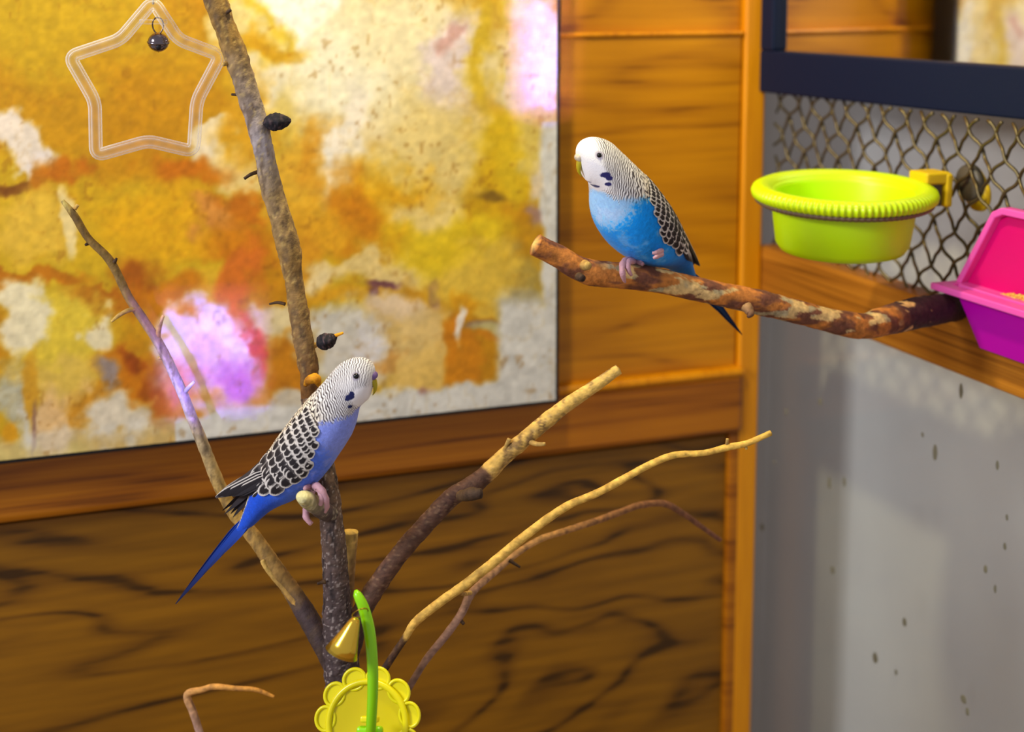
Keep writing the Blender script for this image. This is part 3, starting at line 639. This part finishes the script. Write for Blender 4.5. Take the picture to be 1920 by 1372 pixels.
def rounded(poly, rad, n=5):
    out = []; m = len(poly)
    for i in range(m):
        p, a, c = Vector(poly[i]), Vector(poly[i-1]), Vector(poly[(i+1) % m])
        u = (a-p).normalized(); v = (c-p).normalized()
        for k in range(n+1):
            s = k/n; out.append((p+u*rad)*(1-s)**2+p*2*s*(1-s)+(p+v*rad)*s*s)
    return out
star2d = rounded(sp_, 17, 7)
def ring_tube(name, loop, r, seg, flip=False):
    n = len(loop); vs = []; fs = []
    nrm = Vector((0, 1, 0))
    for i in range(n):
        T = (loop[(i+1) % n]-loop[i-1]).normalized(); u = T.cross(nrm).normalized()
        for j in range(seg):
            a = 2*math.pi*j/seg; vs.append(loop[i]+(u*math.cos(a)+nrm*math.sin(a))*r)
    for i in range(n):
        for j in range(seg):
            k = (i+1) % n; f = (i*seg+j, i*seg+(j+1) % seg, k*seg+(j+1) % seg, k*seg+j)
            fs.append(f[::-1] if flip else f)
    return vs, fs
loop = [P(p.x, p.y, SD)-SO for p in star2d]
k = SD/F
v1, f1 = ring_tube('s', loop, 12.5*k, 20); v2, f2 = ring_tube('s', loop, 7.6*k, 20, True)
obj('star_tube', mesh_np('star_tube', v1+v2, f1+[tuple(i+len(v1) for i in f) for f in f2]), M_CLEAR, STAR)
obj('crossbar', tube_me('crossbar', [P(x, 41, SD)-SO for x in (262, 278, 294, 313)], [4.6*k]*4, 14), M_CLEAR, STAR)
for (x0, y0, x1, y1) in ((212, 128+20, 236, 178), (366, 214, 366, 238), (205, 282, 262, 270)):
    pass
hang = [P(287, 2, SD)-SO-zz*.002, P(287, -60, SD)-SO, P(287, -400, SD)-SO, P(287, -900, SD)-SO]
obj('hanging_cord', tube_me('hanging_cord', hang, [.0007]*4, 8), plain('cord', lin(200, 190, 170), .6), STAR)
# jingle bell
BO = P(297, 79, SD)
JB = thing('jingle_bell', 'small dark metal jingle bell hanging inside the clear star', 'bell', BO)
M_JB = plain('bell_metal', lin(118, 108, 112), .18, 1.0)
rb = 19.5*k
prof = [(0.0001, -rb)]+[(rb*math.cos(a)*(1.0 if a < 0 else 1.0), rb*.92*math.sin(a)) for a in np.linspace(-1.45, -.12, 9)]+[(rb*1.07, -rb*.08), (rb*1.07, rb*.06)]+[(rb*math.cos(a), rb*.92*math.sin(a)) for a in np.linspace(.10, 1.45, 9)]+[(.0001, rb*.93)]
obj('shell', lathe_me('shell', prof, 40, Vector((0.05, -.12, 1))), M_JB, JB)
me = box_me('s', -rb*.08, rb*.08, -rb*.3, rb*.9, -rb*.98, -rb*.2)
o = obj('slot', lathe_me('slot', [(0, 0), (rb*.25, 0), (rb*.25, rb*.2), (0, rb*.2)], 16, Vector((.25, -1, -.55)), Vector((.25, -1, -.55)).normalized()*rb*.84), plain('dark_slot', lin(20, 16, 20), .6), JB)
lp = [Vector((math.cos(a)*10*k, .0006*math.sin(2*a), math.sin(a)*15*k+31*k)) for a in np.linspace(0, 2*math.pi, 25)[:-1]]
v1, f1 = [], []
v1, f1 = ring_tube('r', lp, 1.5*k, 8)
obj('ring', mesh_np('ring', v1, f1), plain('ring_metal', lin(120, 100, 80), .3, 1.0), JB)

# ------------------------------------------------------------------ flower toy with brass bell
FD = .775; kf = FD/F
FO = P(685, 1376, FD)
FT = thing('flower_toy', 'yellow plastic flower disc with green arched stem standing before the trunk', 'bird toy', FO)
M_FY = plain('flower_yellow', lin(214, 196, 0), .3, sss=.2); M_FY2 = plain('flower_rim_yellow', lin(230, 218, 6), .28, sss=.2)
M_GRN = plain('stem_green', lin(142, 214, 4), .25, sss=.2)
fax = Vector((-.20, -1, .42)).normalized()        # the disc faces the visitors, tipped up a little
fu = Vector((1, 0, 0)); fu = (fu-fax*fu.dot(fax)).normalized(); fv = fax.cross(fu)
if fv.z < 0: fv = -fv
rd = 84*kf
disc_c = Vector((0, .012, 0))
obj('disc', lathe_me('disc', [(.0001, 0), (rd*.80, 0), (rd*.92, .0008), (rd*.97, .0022), (rd*.98, -.002), (.0001, -.003)], 64, fax, disc_c), M_FY, FT)
lp = [disc_c+(fu*math.cos(a)+fv*math.sin(a))*rd*.96+fax*.001 for a in np.linspace(0, 2*math.pi, 65)[:-1]]
def ring_tube_n(loop, r, seg, nrm):
    n = len(loop); vs = []; fs = []
    for i in range(n):
        T = (loop[(i+1) % n]-loop[i-1]).normalized(); u = T.cross(nrm).normalized()
        for j in range(seg):
            a = 2*math.pi*j/seg; vs.append(loop[i]+(u*math.cos(a)+nrm*math.sin(a))*r)
    for i in range(n):
        for j in range(seg):
            kk = (i+1) % n; fs.append((i*seg+j, i*seg+(j+1) % seg, kk*seg+(j+1) % seg, kk*seg+j))
    return vs, fs
v1, f1 = ring_tube_n(lp, 6.5*kf, 12, fax)
obj('rim', mesh_np('rim', v1, f1), M_FY2, FT)
NP = 11
for i in range(NP):
    a0 = 2*math.pi*(i+.35)/NP
    pc = disc_c+(fu*math.cos(a0)+fv*math.sin(a0))*rd*1.06
    ra = fu*math.cos(a0)+fv*math.sin(a0); rt = fax.cross(ra)
    lp = [pc+ra*math.cos(a)*20*kf+rt*math.sin(a)*23*kf for a in np.linspace(0, 2*math.pi, 29)[:-1]]
    v1, f1 = ring_tube_n(lp, 3.6*kf, 8, fax)
    n = len(v1); v1.append(pc-fax*.0008)
    ctr = [pc+ra*math.cos(a)*19*kf+rt*math.sin(a)*22*kf-fax*.0004 for a in np.linspace(0, 2*math.pi, 29)[:-1]]
    v1 += ctr; f1 += [(n, n+1+j, n+1+(j+1) % 28) for j in range(28)]
    obj('petal', mesh_np('petal', v1, f1), M_FY2, FT)
def tubepx(name, pix, mat, par, org, seg=18, n=40):
    q, _ = cr_path([tuple(P(x, y, d)-org)+(w*.5*d/F,) for (x, y, d, w) in pix], n)
    return obj(name, tube_me(name, [Vector(v[:3]) for v in q], list(q[:, 3]), seg), mat, par)
tubepx('stem', [(667, 1106, .762, 6), (668, 1110, .762, 14), (673, 1120, .761, 19), (682, 1140, .76, 22), (692, 1180, .759, 23), (698, 1235, .758, 22), (699, 1290, .758, 22), (697, 1340, .759, 21), (695, 1375, .762, 21), (694, 1400, .77, 22)], M_GRN, FT, FO)
ho = P(694, 1372, .768)-FO
rot_box('hub', ho+FO-fax*(-.001)-zz*.004, fu, fv, fax, 26*kf, 24*kf, 12*kf, M_GRN, FT, FO, .002)
rot_box('hub_tab', ho+FO+fv*24*kf+fax*.001, fu, fv, fax, 18*kf, 6*kf, 9*kf, M_FY2, FT, FO, .001)
tubepx('stand_rod', [(693, 1400, .775, 22), (680, 1550, .79, 22), (665, 1750, .80, 22), (655, 2250, .81, 24), (655, 2960, .81, 26)], M_GRN, FT, FO)
# brass bell
HO = P(683, 1145, .756)
BB = thing('brass_bell', 'shiny brass cone bell hooked on the green stem', 'bell', HO)
M_BRASS = plain('brass', lin(232, 192, 66), .2, .9)
kb = .752/F
top = P(668, 1158, .752)-HO; bot = P(641, 1221, .752)-HO
ax = (bot-top); H = ax.length; ax.normalize()
ax = (ax+Vector((0, -.12, 0))).normalized()
prof = [(.0001, 0), (4*kb, 0), (8*kb, 2*kb), (11*kb, 8*kb), (15*kb, 20*kb), (20*kb, 36*kb), (26*kb, 54*kb), (34*kb, H), (33*kb, H), (25*kb, 54*kb), (18*kb, 36*kb), (9*kb, 12*kb), (.0001, 6*kb)]
obj('bell_cone', lathe_me('bell_cone', prof, 48, ax, top), M_BRASS, BB)
lp = [P(675+math.cos(a)*15, 1149+math.sin(a)*7-math.cos(a)*5, .757+.0048*math.sin(a))-HO for a in np.linspace(0, 2*math.pi, 29)[:-1]]
v1, f1 = ring_tube_n(lp, 1.5*kb, 8, Vector((.3, -.2, 1)).normalized())
obj('ring', mesh_np('ring', v1, f1), plain('bell_wire', lin(170, 140, 50), .3, 1.0), BB)

# ------------------------------------------------------------------ budgerigars
BD = .815
BORG = P(591, 939, BD)
def zx2(zx, zy):
    """trace coordinates of the side profile -> metres in the bird's own plane"""
    v = P(300+zx/2.541, 640+zy/2.541, BD)-BORG
    return v.x, v.z
ZM = 1/2.541*BD/F
PAIRS = [((1030, 178), (1030, 186), 4), ((1034, 120), (1010, 250), 44), ((1024, 92), (994, 268), 66), ((998, 72), (972, 290), 82), ((955, 64), (957, 312), 92), ((905, 76), (951, 345), 96), ((855, 107), (943, 385), 101), ((810, 158), (928, 425), 111), ((760, 215), (905, 465), 126), ((700, 278), (870, 520), 141), ((640, 350), (825, 588), 150), ((590, 415), (775, 650), 151), ((540, 485), (715, 708), 143), ((495, 560), (650, 752), 128), ((462, 630), (580, 785), 108), ((432, 700), (525, 818), 86), ((408, 770), (478, 858), 64), ((386, 830), (440, 893), 44), ((366, 885), (400, 920), 26), ((350, 916), (376, 938), 12)]
M_FEATH = vcol('plumage', .85, .12, (1400, .35, .0006), .15)
M_WING = vcol('wing_feather', .7, .2)
M_EYE = plain('eye_black', lin(8, 8, 14), .08)
M_BEAK = plain('beak_horn', lin(176, 160, 20), .35)
M_FOOT = plain('foot_skin', lin(196, 150, 160), .55, sss=.2, bump=(900, .4))
def feather_mesh(name, kind, tint):
    nu, nv = 16, 11; vs, cs, fs = [], [], []
    pale, dark = np.array(tint[0], float), np.array(tint[1], float)
    for i in range(nu):
        t = i/(nu-1)
        if kind == 'primary': w = .5*(min(1, t*6+.35))*(1-max(0, (t-.72)/.28)**1.8*.92)
        elif kind == 'tail': w = .5*(min(1, t*3+.5))*(1-t**2.2*.93)
        else: w = .5*(min(1, t*2.2+.45))*math.sqrt(max(0.02, 1-max(0, (t-.55)/.45)**2))
        for j in range(nv):
            s = -1+2*j/(nv-1)
            vs.append((t, s*w, .10*(1-s*s)*w-.03*t*t))
            edge = abs(s)*max(w/.5, .25)
            ctr = math.sqrt(s*s*.9+max(0, (t-.52)/.48)**2*1.0)
            if kind == 'primary':
                m = 1 if s < -.66 else 0; m = max(m, sst(.93, 1, t)*.4)
            elif kind == 'tail':
                m = 0
            elif kind == 'small':
                m = max(sst(.66, .80, ctr), 1-sst(.22, .34, t+.10*s*s))
            else:
                m = max(sst(.68, .84, ctr), .25*(1-sst(.2, .4, t)))
            cs.append(s2l(dark*(1-m)+pale*m) if kind != 'tail' else s2l(pale*(1-t*.9)+dark*t*.9))
    for i in range(nu-1):
        for j in range(nv-1): fs.append((i*nv+j, i*nv+j+1, (i+1)*nv+j+1, (i+1)*nv+j))
    return mesh_np(name, vs, fs, np.array(cs))

def budgie(label, loc, yaw, blue, blue2, pale, plump, adult, lean=0.0, scale=1.0, headw=1.0, twist=0.0):
    T = thing('budgerigar', label, 'bird', loc, 'budgerigars in the enclosure')
    T.rotation_euler = (0, lean, yaw); T.scale = (scale,)*3
    # --- body
    prs = []
    for i, (d, v, w) in enumerate(PAIRS):
        d, v = Vector(d), Vector(v)
        g = math.exp(-((i-8.6)/3.9)**2)
        ax_ = (v-d).normalized()
        v = v+ax_*(plump*34*g); w = w*(1+plump*.16*g+(headw-1)*math.exp(-((i-4.5)/3.2)**2))
        prs.append((d.x, d.y, v.x, v.y, w))
    p = np.array(prs); m = len(p); NR, NS = 720, 230
    mid = (p[:, :2]+p[:, 2:4])/2
    dd = np.r_[0, np.cumsum(np.linalg.norm(np.diff(mid, axis=0), axis=1))]
    rows = []
    for s in np.linspace(0, 1, NR)**1.35*dd[-1]:
        i = min(max(np.searchsorted(dd, s)-1, 0), m-2); t = (s-dd[i])/(dd[i+1]-dd[i])
        p0, p1, p2, p3 = p[max(i-1, 0)], p[i], p[i+1], p[min(i+2, m-1)]
        rows.append(0.5*((2*p1)+(-p0+p2)*t+(2*p0-5*p1+4*p2-p3)*t*t+(-p0+3*p1-3*p2+p3)*t**3))
    q = np.array(rows); q[:, 4] = np.maximum(q[:, 4], 2)
    ph = np.arange(NS)*2*math.pi/NS
    cx, cy = (q[:, 0]+q[:, 2])/2, (q[:, 1]+q[:, 3])/2
    hx, hy = (q[:, 0]-q[:, 2])/2, (q[:, 1]-q[:, 3])/2
    cph = np.cos(ph); sph = np.sin(ph)
    X = cx[:, None]+hx[:, None]*cph; Z = cy[:, None]+hy[:, None]*cph; Yl = q[:, 4][:, None]*sph*(1-.10*cph)
    nz = fbm(X/26, Z/26, Yl/26, 3, 3)-.5
    sl = np.linspace(0, 1, NR)**1.35*dd[-1]; S = np.repeat(sl[:, None], NS, 1); PH = np.abs(np.arctan2(sph, cph))[None, :].repeat(NR, 0)*180/math.pi
    pull = 1+.018*nz
    X = cx[:, None]+(X-cx[:, None])*pull; Z = cy[:, None]+(Z-cy[:, None])*pull; Yl = Yl*pull
    # --- plumage colours
    bl, bl2, pl = np.array(blue, float), np.array(blue2, float), np.array(pale, float)
    nb = fbm(X/60, Z/60, Yl/60, 7, 4); nf = fbm(X/9, Z/9, Yl/9, 9, 3)
    col = mixc(np.broadcast_to(bl, X.shape+(3,)), pl, sst(.52, .72, nb)*.6)
    col = mixc(col, bl2, sst(640, 820, S+nf*60))                       # rump and vent
    chest = 1-(sst(205, 300, S+nf*150-75) if adult else sst(300, 400, S+nf*90-60))
    col = mixc(col, pl+(0 if not adult else np.array((52, 34, 8.)))*(1-sst(280, 420, S))[..., None], chest*(.80 if adult else .75))
    col = col*(1+.22*(nf-.5))[..., None]
    # white face and barred head, nape and mantle
    white = np.array((240, 238, 236.)) if adult else np.array((226, 224, 224.))
    cream = np.array((228, 212, 180.))
    ex, ez = 965.0, 133.0
    lim = np.interp(S, [0, 60, 140, 220, 300, 380, 470, 560, 700], [180, 160, 128, 104, 84, 74, 66, 58, 40])+(nf-.5)*22
    dorsal = 1-sst(-7, 7, PH-lim)
    base = mixc(np.broadcast_to(white, X.shape+(3,)), cream, sst(230, 360, S)*.85)
    # bars: bend round the face, widen down the back
    per = np.interp(S, [0, 150, 260, 400, 600], [9.0, 9.5, 13, 20, 27])
    phase = np.cumsum(np.r_[0, np.diff(sl)]/np.interp(sl, [0, 150, 260, 400, 600], [9.0, 9.5, 13, 20, 27]))[:, None]
    bend = .9*(PH/90.0)**2*(S < 240)-1.4*(PH/90.0)**1.5*sst(150, 350, S)
    wig = 1.5*(fbm(X/34, Z/34, Yl/34, 13, 2)-.5)+.22*(vnoise(X/9, Z/9, Yl/9, 21)-.5)+np.where(S > 280, .5*np.sin(PH/180*math.pi*16+3*np.sin(phase)), .12*np.sin(PH*.5))
    bars = sst(-.15, .45, np.sin(2*math.pi*(phase+bend+wig)))
    barcol = np.array((52, 44, 46.))
    start = 84.0 if adult else 14.0
    fade = sst(start-16, start+30, S+(PH/90.0)*(16 if adult else 0))
    strength = fade*np.interp(S, [0, 120, 240, 330], [.45 if not adult else .8, .72, .85, .95])
    if adult:
        cheekz = np.exp(-(((X-905)/60)**2+((Z-205)/62)**2)); strength = np.maximum(strength, sst(.25, .5, cheekz)*.62*sst(82, 96, S))
    else:
        strength = strength*(1-.55*np.exp(-(((X-930)/55)**2+((Z-170)/45)**2)))
    head = mixc(base, barcol, bars*strength)
    col = mixc(col, head, dorsal)
    # white throat mask
    mask = 1-sst(.82, 1.12, np.sqrt(((X-995)/(50 if adult else 50))**2+((Z-(248 if adult else 235))/(100 if adult else 58))**2)+(nf-.5)*.25)
    mask = mask*(Z > 150)
    col = mixc(col, np.array((240, 238, 240.)), mask)
    # violet cheek patch and throat spots
    ink = np.array((40, 38, 96.)) if adult else np.array((28, 34, 82.))
    for (sx_, sz_, rx, rz) in ([(942, 226, 20, 13), (950, 212, 13, 13), (930, 236, 12, 9), (941, 272, 10, 8)] if not adult else [(956, 222, 22, 14), (944, 238, 14, 13), (950, 268, 10, 10), (980, 288, 10, 10), (1003, 272, 9, 9)]):
        d_ = np.sqrt(((X-sx_)/rx)**2+((Z-sz_)/rz)**2)+(nf-.5)*.5
        col = mixc(col, ink, 1-sst(.85, 1.1, d_))
    # grey skin around the eye
    d_ = np.sqrt((X-ex)**2+(Z-ez)**2)
    col = mixc(col, np.array((150, 140, 160.)), (1-sst(14, 24, d_))*.6)
    col = s2l(np.clip(col, 0, 250))
    pos = np.zeros((NR, NS, 3)); 
    o0 = np.array(zx2(0, 0)); o1 = np.array(zx2(1000, 0)); o2 = np.array(zx2(0, 1000))
    def toM(xz, zz_):
        return (o0[0]+(o1[0]-o0[0])*xz/1000+(o2[0]-o0[0])*zz_/1000, o0[1]+(o1[1]-o0[1])*xz/1000+(o2[1]-o0[1])*zz_/1000)
    pvx, pvz = toM(880, 230)
    def tw_(x, z, y):
        """turn the head on the neck"""
        a_, c_ = toM(x, z); y = y*ZM
        w = twist*sst(-150, 40, (x-880)*.6-(z-230)*.8); cs_, sn_ = np.cos(w), np.sin(w)
        return pvx+(a_-pvx)*cs_-y*sn_, (a_-pvx)*sn_+y*cs_, c_
    pos[..., 0], pos[..., 1], pos[..., 2] = tw_(X, Z, Yl)
    fs = [(i*NS+j, (i+1)*NS+j, (i+1)*NS+(j+1) % NS, i*NS+(j+1) % NS) for i in range(NR-1) for j in range(NS)]
    fs += [tuple(range(NS)), tuple((NR-1)*NS+j for j in range(NS))[::-1]]
    obj('body', mesh_np('body', pos.reshape(-1, 3), fs, col.reshape(-1, 3)), M_FEATH, T)
    # lateral surface lookup
    sub = (slice(None, None, 4), slice(None, NS//2+1, 3)); LX, LZ, LY = X[sub].ravel(), Z[sub].ravel(), np.abs(Yl[sub].ravel())
    def lat(x, z):
        d2 = (LX-x)**2+(LZ-z)**2; k = np.argpartition(d2, 6)[:6]; w = 1/(d2[k]+30)
        yb = float((LY[k]*w).sum()/w.sum()); near = math.sqrt(d2.min())
        qv = ((x-780)*(-535)+(z-380)*385)/(535**2+385**2)
        sheet = 16+(64 if adult else 84)*max(0, 1-max(qv, .25)/1.0)
        if near > 14: yb = 0
        return max(yb, sheet*sst(.25, .7, qv))
    def V3(x, z, y): return Vector(float(v) for v in tw_(x, z, y))
    # --- wings
    tints = ((206, 200, 192), (34, 29, 31)); tints2 = ((214, 206, 196), (36, 32, 36))
    FM = {k_: feather_mesh('feather', k_, tints if k_ != 'primary' else tints2) for k_ in ('small', 'big', 'primary')}
    dors = [(740, 292), (700, 310), (645, 362), (592, 424), (540, 492), (495, 555), (450, 598), (400, 645), (320, 705), (250, 760)]
    vent = [(800, 345), (785, 440), (765, 520), (735, 570), (680, 615), (620, 648), (550, 662), (470, 690), (370, 740), (252, 768)]
    if adult:      # wings folded close along the rump
        dors[6:] = [(452, 622), (418, 692), (380, 770), (335, 842)]; vent[6:] = [(560, 690), (500, 735), (420, 800), (338, 850)]
    rngb = random.Random(5)
    for side in (-1, 1):
        nU, nV = 36, 12; vs = []
        for i in range(nU):
            t = i/(nU-1)*9; k_ = min(int(t), 8); f_ = t-k_
            d_ = Vector(dors[k_]).lerp(Vector(dors[k_+1]), f_); v_ = Vector(vent[k_]).lerp(Vector(vent[k_+1]), f_)
            for j in range(nV):
                c_ = d_.lerp(v_, j/(nV-1)); vs.append(V3(c_.x, c_.y, side*(lat(c_.x, c_.y)+1.5)))
        fs = [(i*nV+j, i*nV+j+1, (i+1)*nV+j+1, (i+1)*nV+j) for i in range(nU-1) for j in range(nV-1)]
        wing = obj('wing', mesh_np('wing', vs, fs, np.broadcast_to(s2l((84, 74, 70)), (len(vs), 3))), M_WING, T)
        def put(bx, bz, tx, tz, wid, me, l0=3.0, l1=8.0, flip=1):
            A = V3(bx, bz, side*(lat(bx, bz)+l0)); Bt = V3(tx, tz, side*(lat(tx, tz)+l1))
            mx_, mz_ = (bx+tx)/2, (bz+tz)/2
            dx_ = Bt-A; L_ = dx_.length; ex_ = dx_.normalized()
            px_, pz_ = -(tz-bz), (tx-bx); ll = math.hypot(px_, pz_); px_, pz_ = px_/ll*14, pz_/ll*14
            e_ = V3(mx_+px_, mz_+pz_, side*lat(mx_+px_, mz_+pz_))-V3(mx_-px_, mz_-pz_, side*lat(mx_-px_, mz_-pz_))
            e_ = (e_-ex_*e_.dot(ex_)).normalized(); n_ = ex_.cross(e_)
            if n_.y*side < 0: n_ = -n_; e_ = -e_
            Wd = wid*ZM*flip
            M_ = Matrix(((ex_.x*L_, e_.x*Wd, n_.x*wid*ZM, A.x), (ex_.y*L_, e_.y*Wd, n_.y*wid*ZM, A.y), (ex_.z*L_, e_.z*Wd, n_.z*wid*ZM, A.z), (0, 0, 0, 1)))
            f_ = obj('feather', me, M_WING, wing); f_.matrix_local = M_
        for i in range(8):      # flight feathers, lowest layer first
            put(520+i*11, 600+i*7, *((334+i*22, 846-i*11) if adult else (248+i*30, 762-i*5)), 34, FM['primary'], 2+i*.2, 3+i*.6, -side)
        ROWS = [((745, 292), (806, 372), 7, 40, 27, 'small'), ((718, 318), (797, 422), 7, 44, 29, 'small'), ((690, 350), (786, 470), 8, 48, 31, 'small'), ((662, 384), (774, 518), 8, 52, 33, 'small'), ((634, 420), (757, 560), 8, 56, 35, 'small'), ((606, 458), (726, 590), 7, 62, 38, 'big'), ((576, 496), (690, 618), 6, 72, 42, 'big'), ((546, 536), (640, 640), 5, 84, 44, 'big'), ((512, 574), (585, 652), 4, 100, 44, 'big'), ((478, 600), (530, 650), 3, 100, 38, 'big')]
        for ri, (a_, b_, n_, L_, w_, kd) in enumerate(ROWS):
            for i in range(-1, n_):
                f_ = (i+.5*(ri % 2)+.1+rngb.uniform(-.12, .12))/(n_-.4)
                if f_ > 1.02 or f_ < -.16: continue
                bx, bz = a_[0]+(b_[0]-a_[0])*f_, a_[1]+(b_[1]-a_[1])*f_
                ang = math.radians(np.interp(f_, [0, 1], [50, 64] if ri < 5 else [48, 34]))+rngb.uniform(-.1, .1)
                if adult and ri >= 7: ang += .32
                if adult and ri == 9: continue
                ll = L_*rngb.uniform(.92, 1.1)
                put(bx, bz, bx-math.cos(ang)*ll, bz+math.sin(ang)*ll, w_*1.3*rngb.uniform(.92, 1.12), FM[kd], 3.5, 10.5)
    # --- tail
    FT_ = feather_mesh('tail_feather', 'tail', (tuple(v*.86 for v in blue2), (8, 10, 34))); FTd = feather_mesh('tail_feather', 'tail', ((44, 36, 44), (24, 20, 24)))
    def lay(par, b_, t_, wid, yb, yt, me, roll=0.0, name='tail_feather'):
        A, Bt = V3(b_[0], b_[1], yb), V3(t_[0], t_[1], yt)
        ex_ = (Bt-A); L_ = ex_.length; ex_ = ex_.normalized()
        n_ = Vector((0, math.sin(roll), math.cos(roll))); n_ = (n_-ex_*n_.dot(ex_)).normalized(); e_ = n_.cross(ex_)
        s_ = wid*ZM
        f_ = obj(name, me, M_WING, par)
        f_.matrix_local = Matrix(((ex_.x*L_, e_.x*s_, n_.x*s_, A.x), (ex_.y*L_, e_.y*s_, n_.y*s_, A.y), (ex_.z*L_, e_.z*s_, n_.z*s_, A.z), (0, 0, 0, 1)))
        return f_
    for (bx, bz, tx, tz, wd_, yb, yt, rl) in ((400, 860, 36, 1310, 56, -6, -4, -.9), (404, 858, 46, 1298, 56, 6, 4, .9), (408, 870, 150, 1180, 60, -12, -8, -.7), (408, 870, 160, 1170, 60, 12, 8, .7), (414, 880, 230, 1090, 60, -18, -12, -.6), (414, 880, 235, 1085, 60, 18, 12, .6)):
        lay(T, (bx, bz), (tx, tz), wd_, yb, yt, FT_, rl)
    for i in range(0 if adult else 4):
        lay(T, (448, 690+i*8), (272+i*22, 838+i*6), 40, (-1)**i*10, (-1)**i*16, FTd, (-1)**i*.8, 'wing_tip_feather')
    # --- eyes, cere, beak
    for side in (-1, 1):
        ey = lat(ex, ez)
        bm = bmesh.new(); bmesh.ops.create_uvsphere(bm, u_segments=20, v_segments=14, radius=(15 if not adult else 13)*ZM); me = bpy.data.meshes.new('eye'); bm.to_mesh(me); bm.free()
        me.polygons.foreach_set('use_smooth', [True]*len(me.polygons))
        obj('eye', me, M_EYE, T, V3(ex, ez, side*(ey-5)))
    cc = (118, 92, 150) if not adult else (196, 184, 160)
    vs, fs = [], []
    for side in (-1, 1):
        k_ = len(vs)
        for i in range(9):
            for j in range(16):
                th = math.pi*i/8; ph_ = 2*math.pi*j/16
                vs.append(V3(1026+21*math.sin(th)*math.cos(ph_)+2, 146+19*math.cos(th), side*11+17*math.sin(th)*math.sin(ph_)))
        fs += [(k_+i*16+j, k_+i*16+(j+1) % 16, k_+(i+1)*16+(j+1) % 16, k_+(i+1)*16+j) for i in range(8) for j in range(16)]
    cere = obj('cere', mesh_np('cere', vs, fs), plain('cere_skin', lin(*cc), .4), T)
    vs, fs = [], []
    bp = [((1024, 160), 26, 24), ((1034, 176), 22, 21), ((1039, 194), 18, 17), ((1039, 212), 13, 12), ((1034, 226), 8, 7), ((1027, 238), 2, 2)]
    for i, ((x_, z_), r_, w_) in enumerate(bp):
        tn = Vector((bp[min(i+1, 5)][0][0]-bp[max(i-1, 0)][0][0], bp[min(i+1, 5)][0][1]-bp[max(i-1, 0)][0][1])).normalized(); no = Vector((tn.y, -tn.x))
        for j in range(14):
            a_ = 2*math.pi*j/14; vs.append(V3(x_+no.x*r_*.62*math.cos(a_), z_+no.y*r_*.62*math.cos(a_), w_*.85*math.sin(a_)))
    fs = [(i*14+j, i*14+(j+1) % 14, (i+1)*14+(j+1) % 14, (i+1)*14+j) for i in range(5) for j in range(14)]+[tuple(5*14+j for j in range(14))]
    obj('beak', mesh_np('beak', vs, fs), M_BEAK, T)
    return T

LEFT = budgie('violet-blue budgerigar with barred forehead and long thin tail on the tree stub', BORG, math.radians(-10), (82, 118, 228), (22, 78, 204), (150, 160, 236), 0.0, False)
RO = P(1201, 506, .905)
RIGHT = budgie('bright blue budgerigar with white forehead and black throat spots on the thick perch', RO, math.radians(180+42), (0, 144, 240), (0, 106, 188), (140, 184, 244), 1.9, True, lean=math.radians(8.5), scale=1.06, headw=1.24, twist=math.radians(-20))

def toes(T, toes_px, name='foot'):
    """toes: each a list of (px, py, depth, width) in the photograph's frame"""
    Mi = (Matrix.Translation(T.location) @ T.rotation_euler.to_matrix().to_4x4() @ Matrix.Diagonal(tuple(T.scale)+(1,))).inverted()
    vs, fs = [], []
    for pix in toes_px:
        q, _ = cr_path([tuple(P(x, y, d))+(w*.5*d/F,) for (x, y, d, w) in pix], 22)
        rr = [q[i, 3]*(1+.10*math.sin(i*1.9)) for i in range(len(q))]
        me = tube_me('t', [Mi @ Vector(v[:3]) for v in q], rr, 12)
        k_ = len(vs); vs += [v.co.copy() for v in me.vertices]; fs += [tuple(i+k_ for i in p.vertices) for p in me.polygons]
        bpy.data.meshes.remove(me)
    return obj(name, mesh_np(name, vs, fs), M_FOOT, T)
toes(LEFT, [[(590, 910, .815, 14), (578, 912, .806, 14), (572, 916, .80, 8)], [(585, 912, .812, 15), (596, 912, .800, 15), (605, 922, .797, 14), (611, 936, .797, 13), (613, 950, .799, 10), (610, 960, .803, 5)], [(585, 912, .81, 12), (598, 918, .80, 12), (603, 932, .796, 11), (601, 946, .797, 8)], [(580, 900, .83, 14), (584, 920, .828, 16), (574, 958, .812, 14), (575, 972, .808, 12), (584, 982, .808, 9)]])
toes(RIGHT, [[(1185, 488, .905, 14), (1173, 489, .882, 13), (1167, 497, .874, 12), (1167, 510, .871, 11), (1169, 521, .873, 9), (1172, 529, .876, 4)], [(1190, 490, .905, 12), (1180, 490, .880, 11), (1177, 499, .874, 10), (1179, 508, .873, 9), (1184, 516, .874, 5)], [(1180, 486, .908, 12), (1195, 490, .90, 11), (1205, 495, .895, 7)]])
toes(RIGHT, [[(1240, 470, .888, 10), (1230, 474, .877, 8), (1223, 474, .876, 5)], [(1240, 476, .887, 10), (1231, 481, .876, 8), (1225, 484, .875, 5)]], 'tucked_foot')
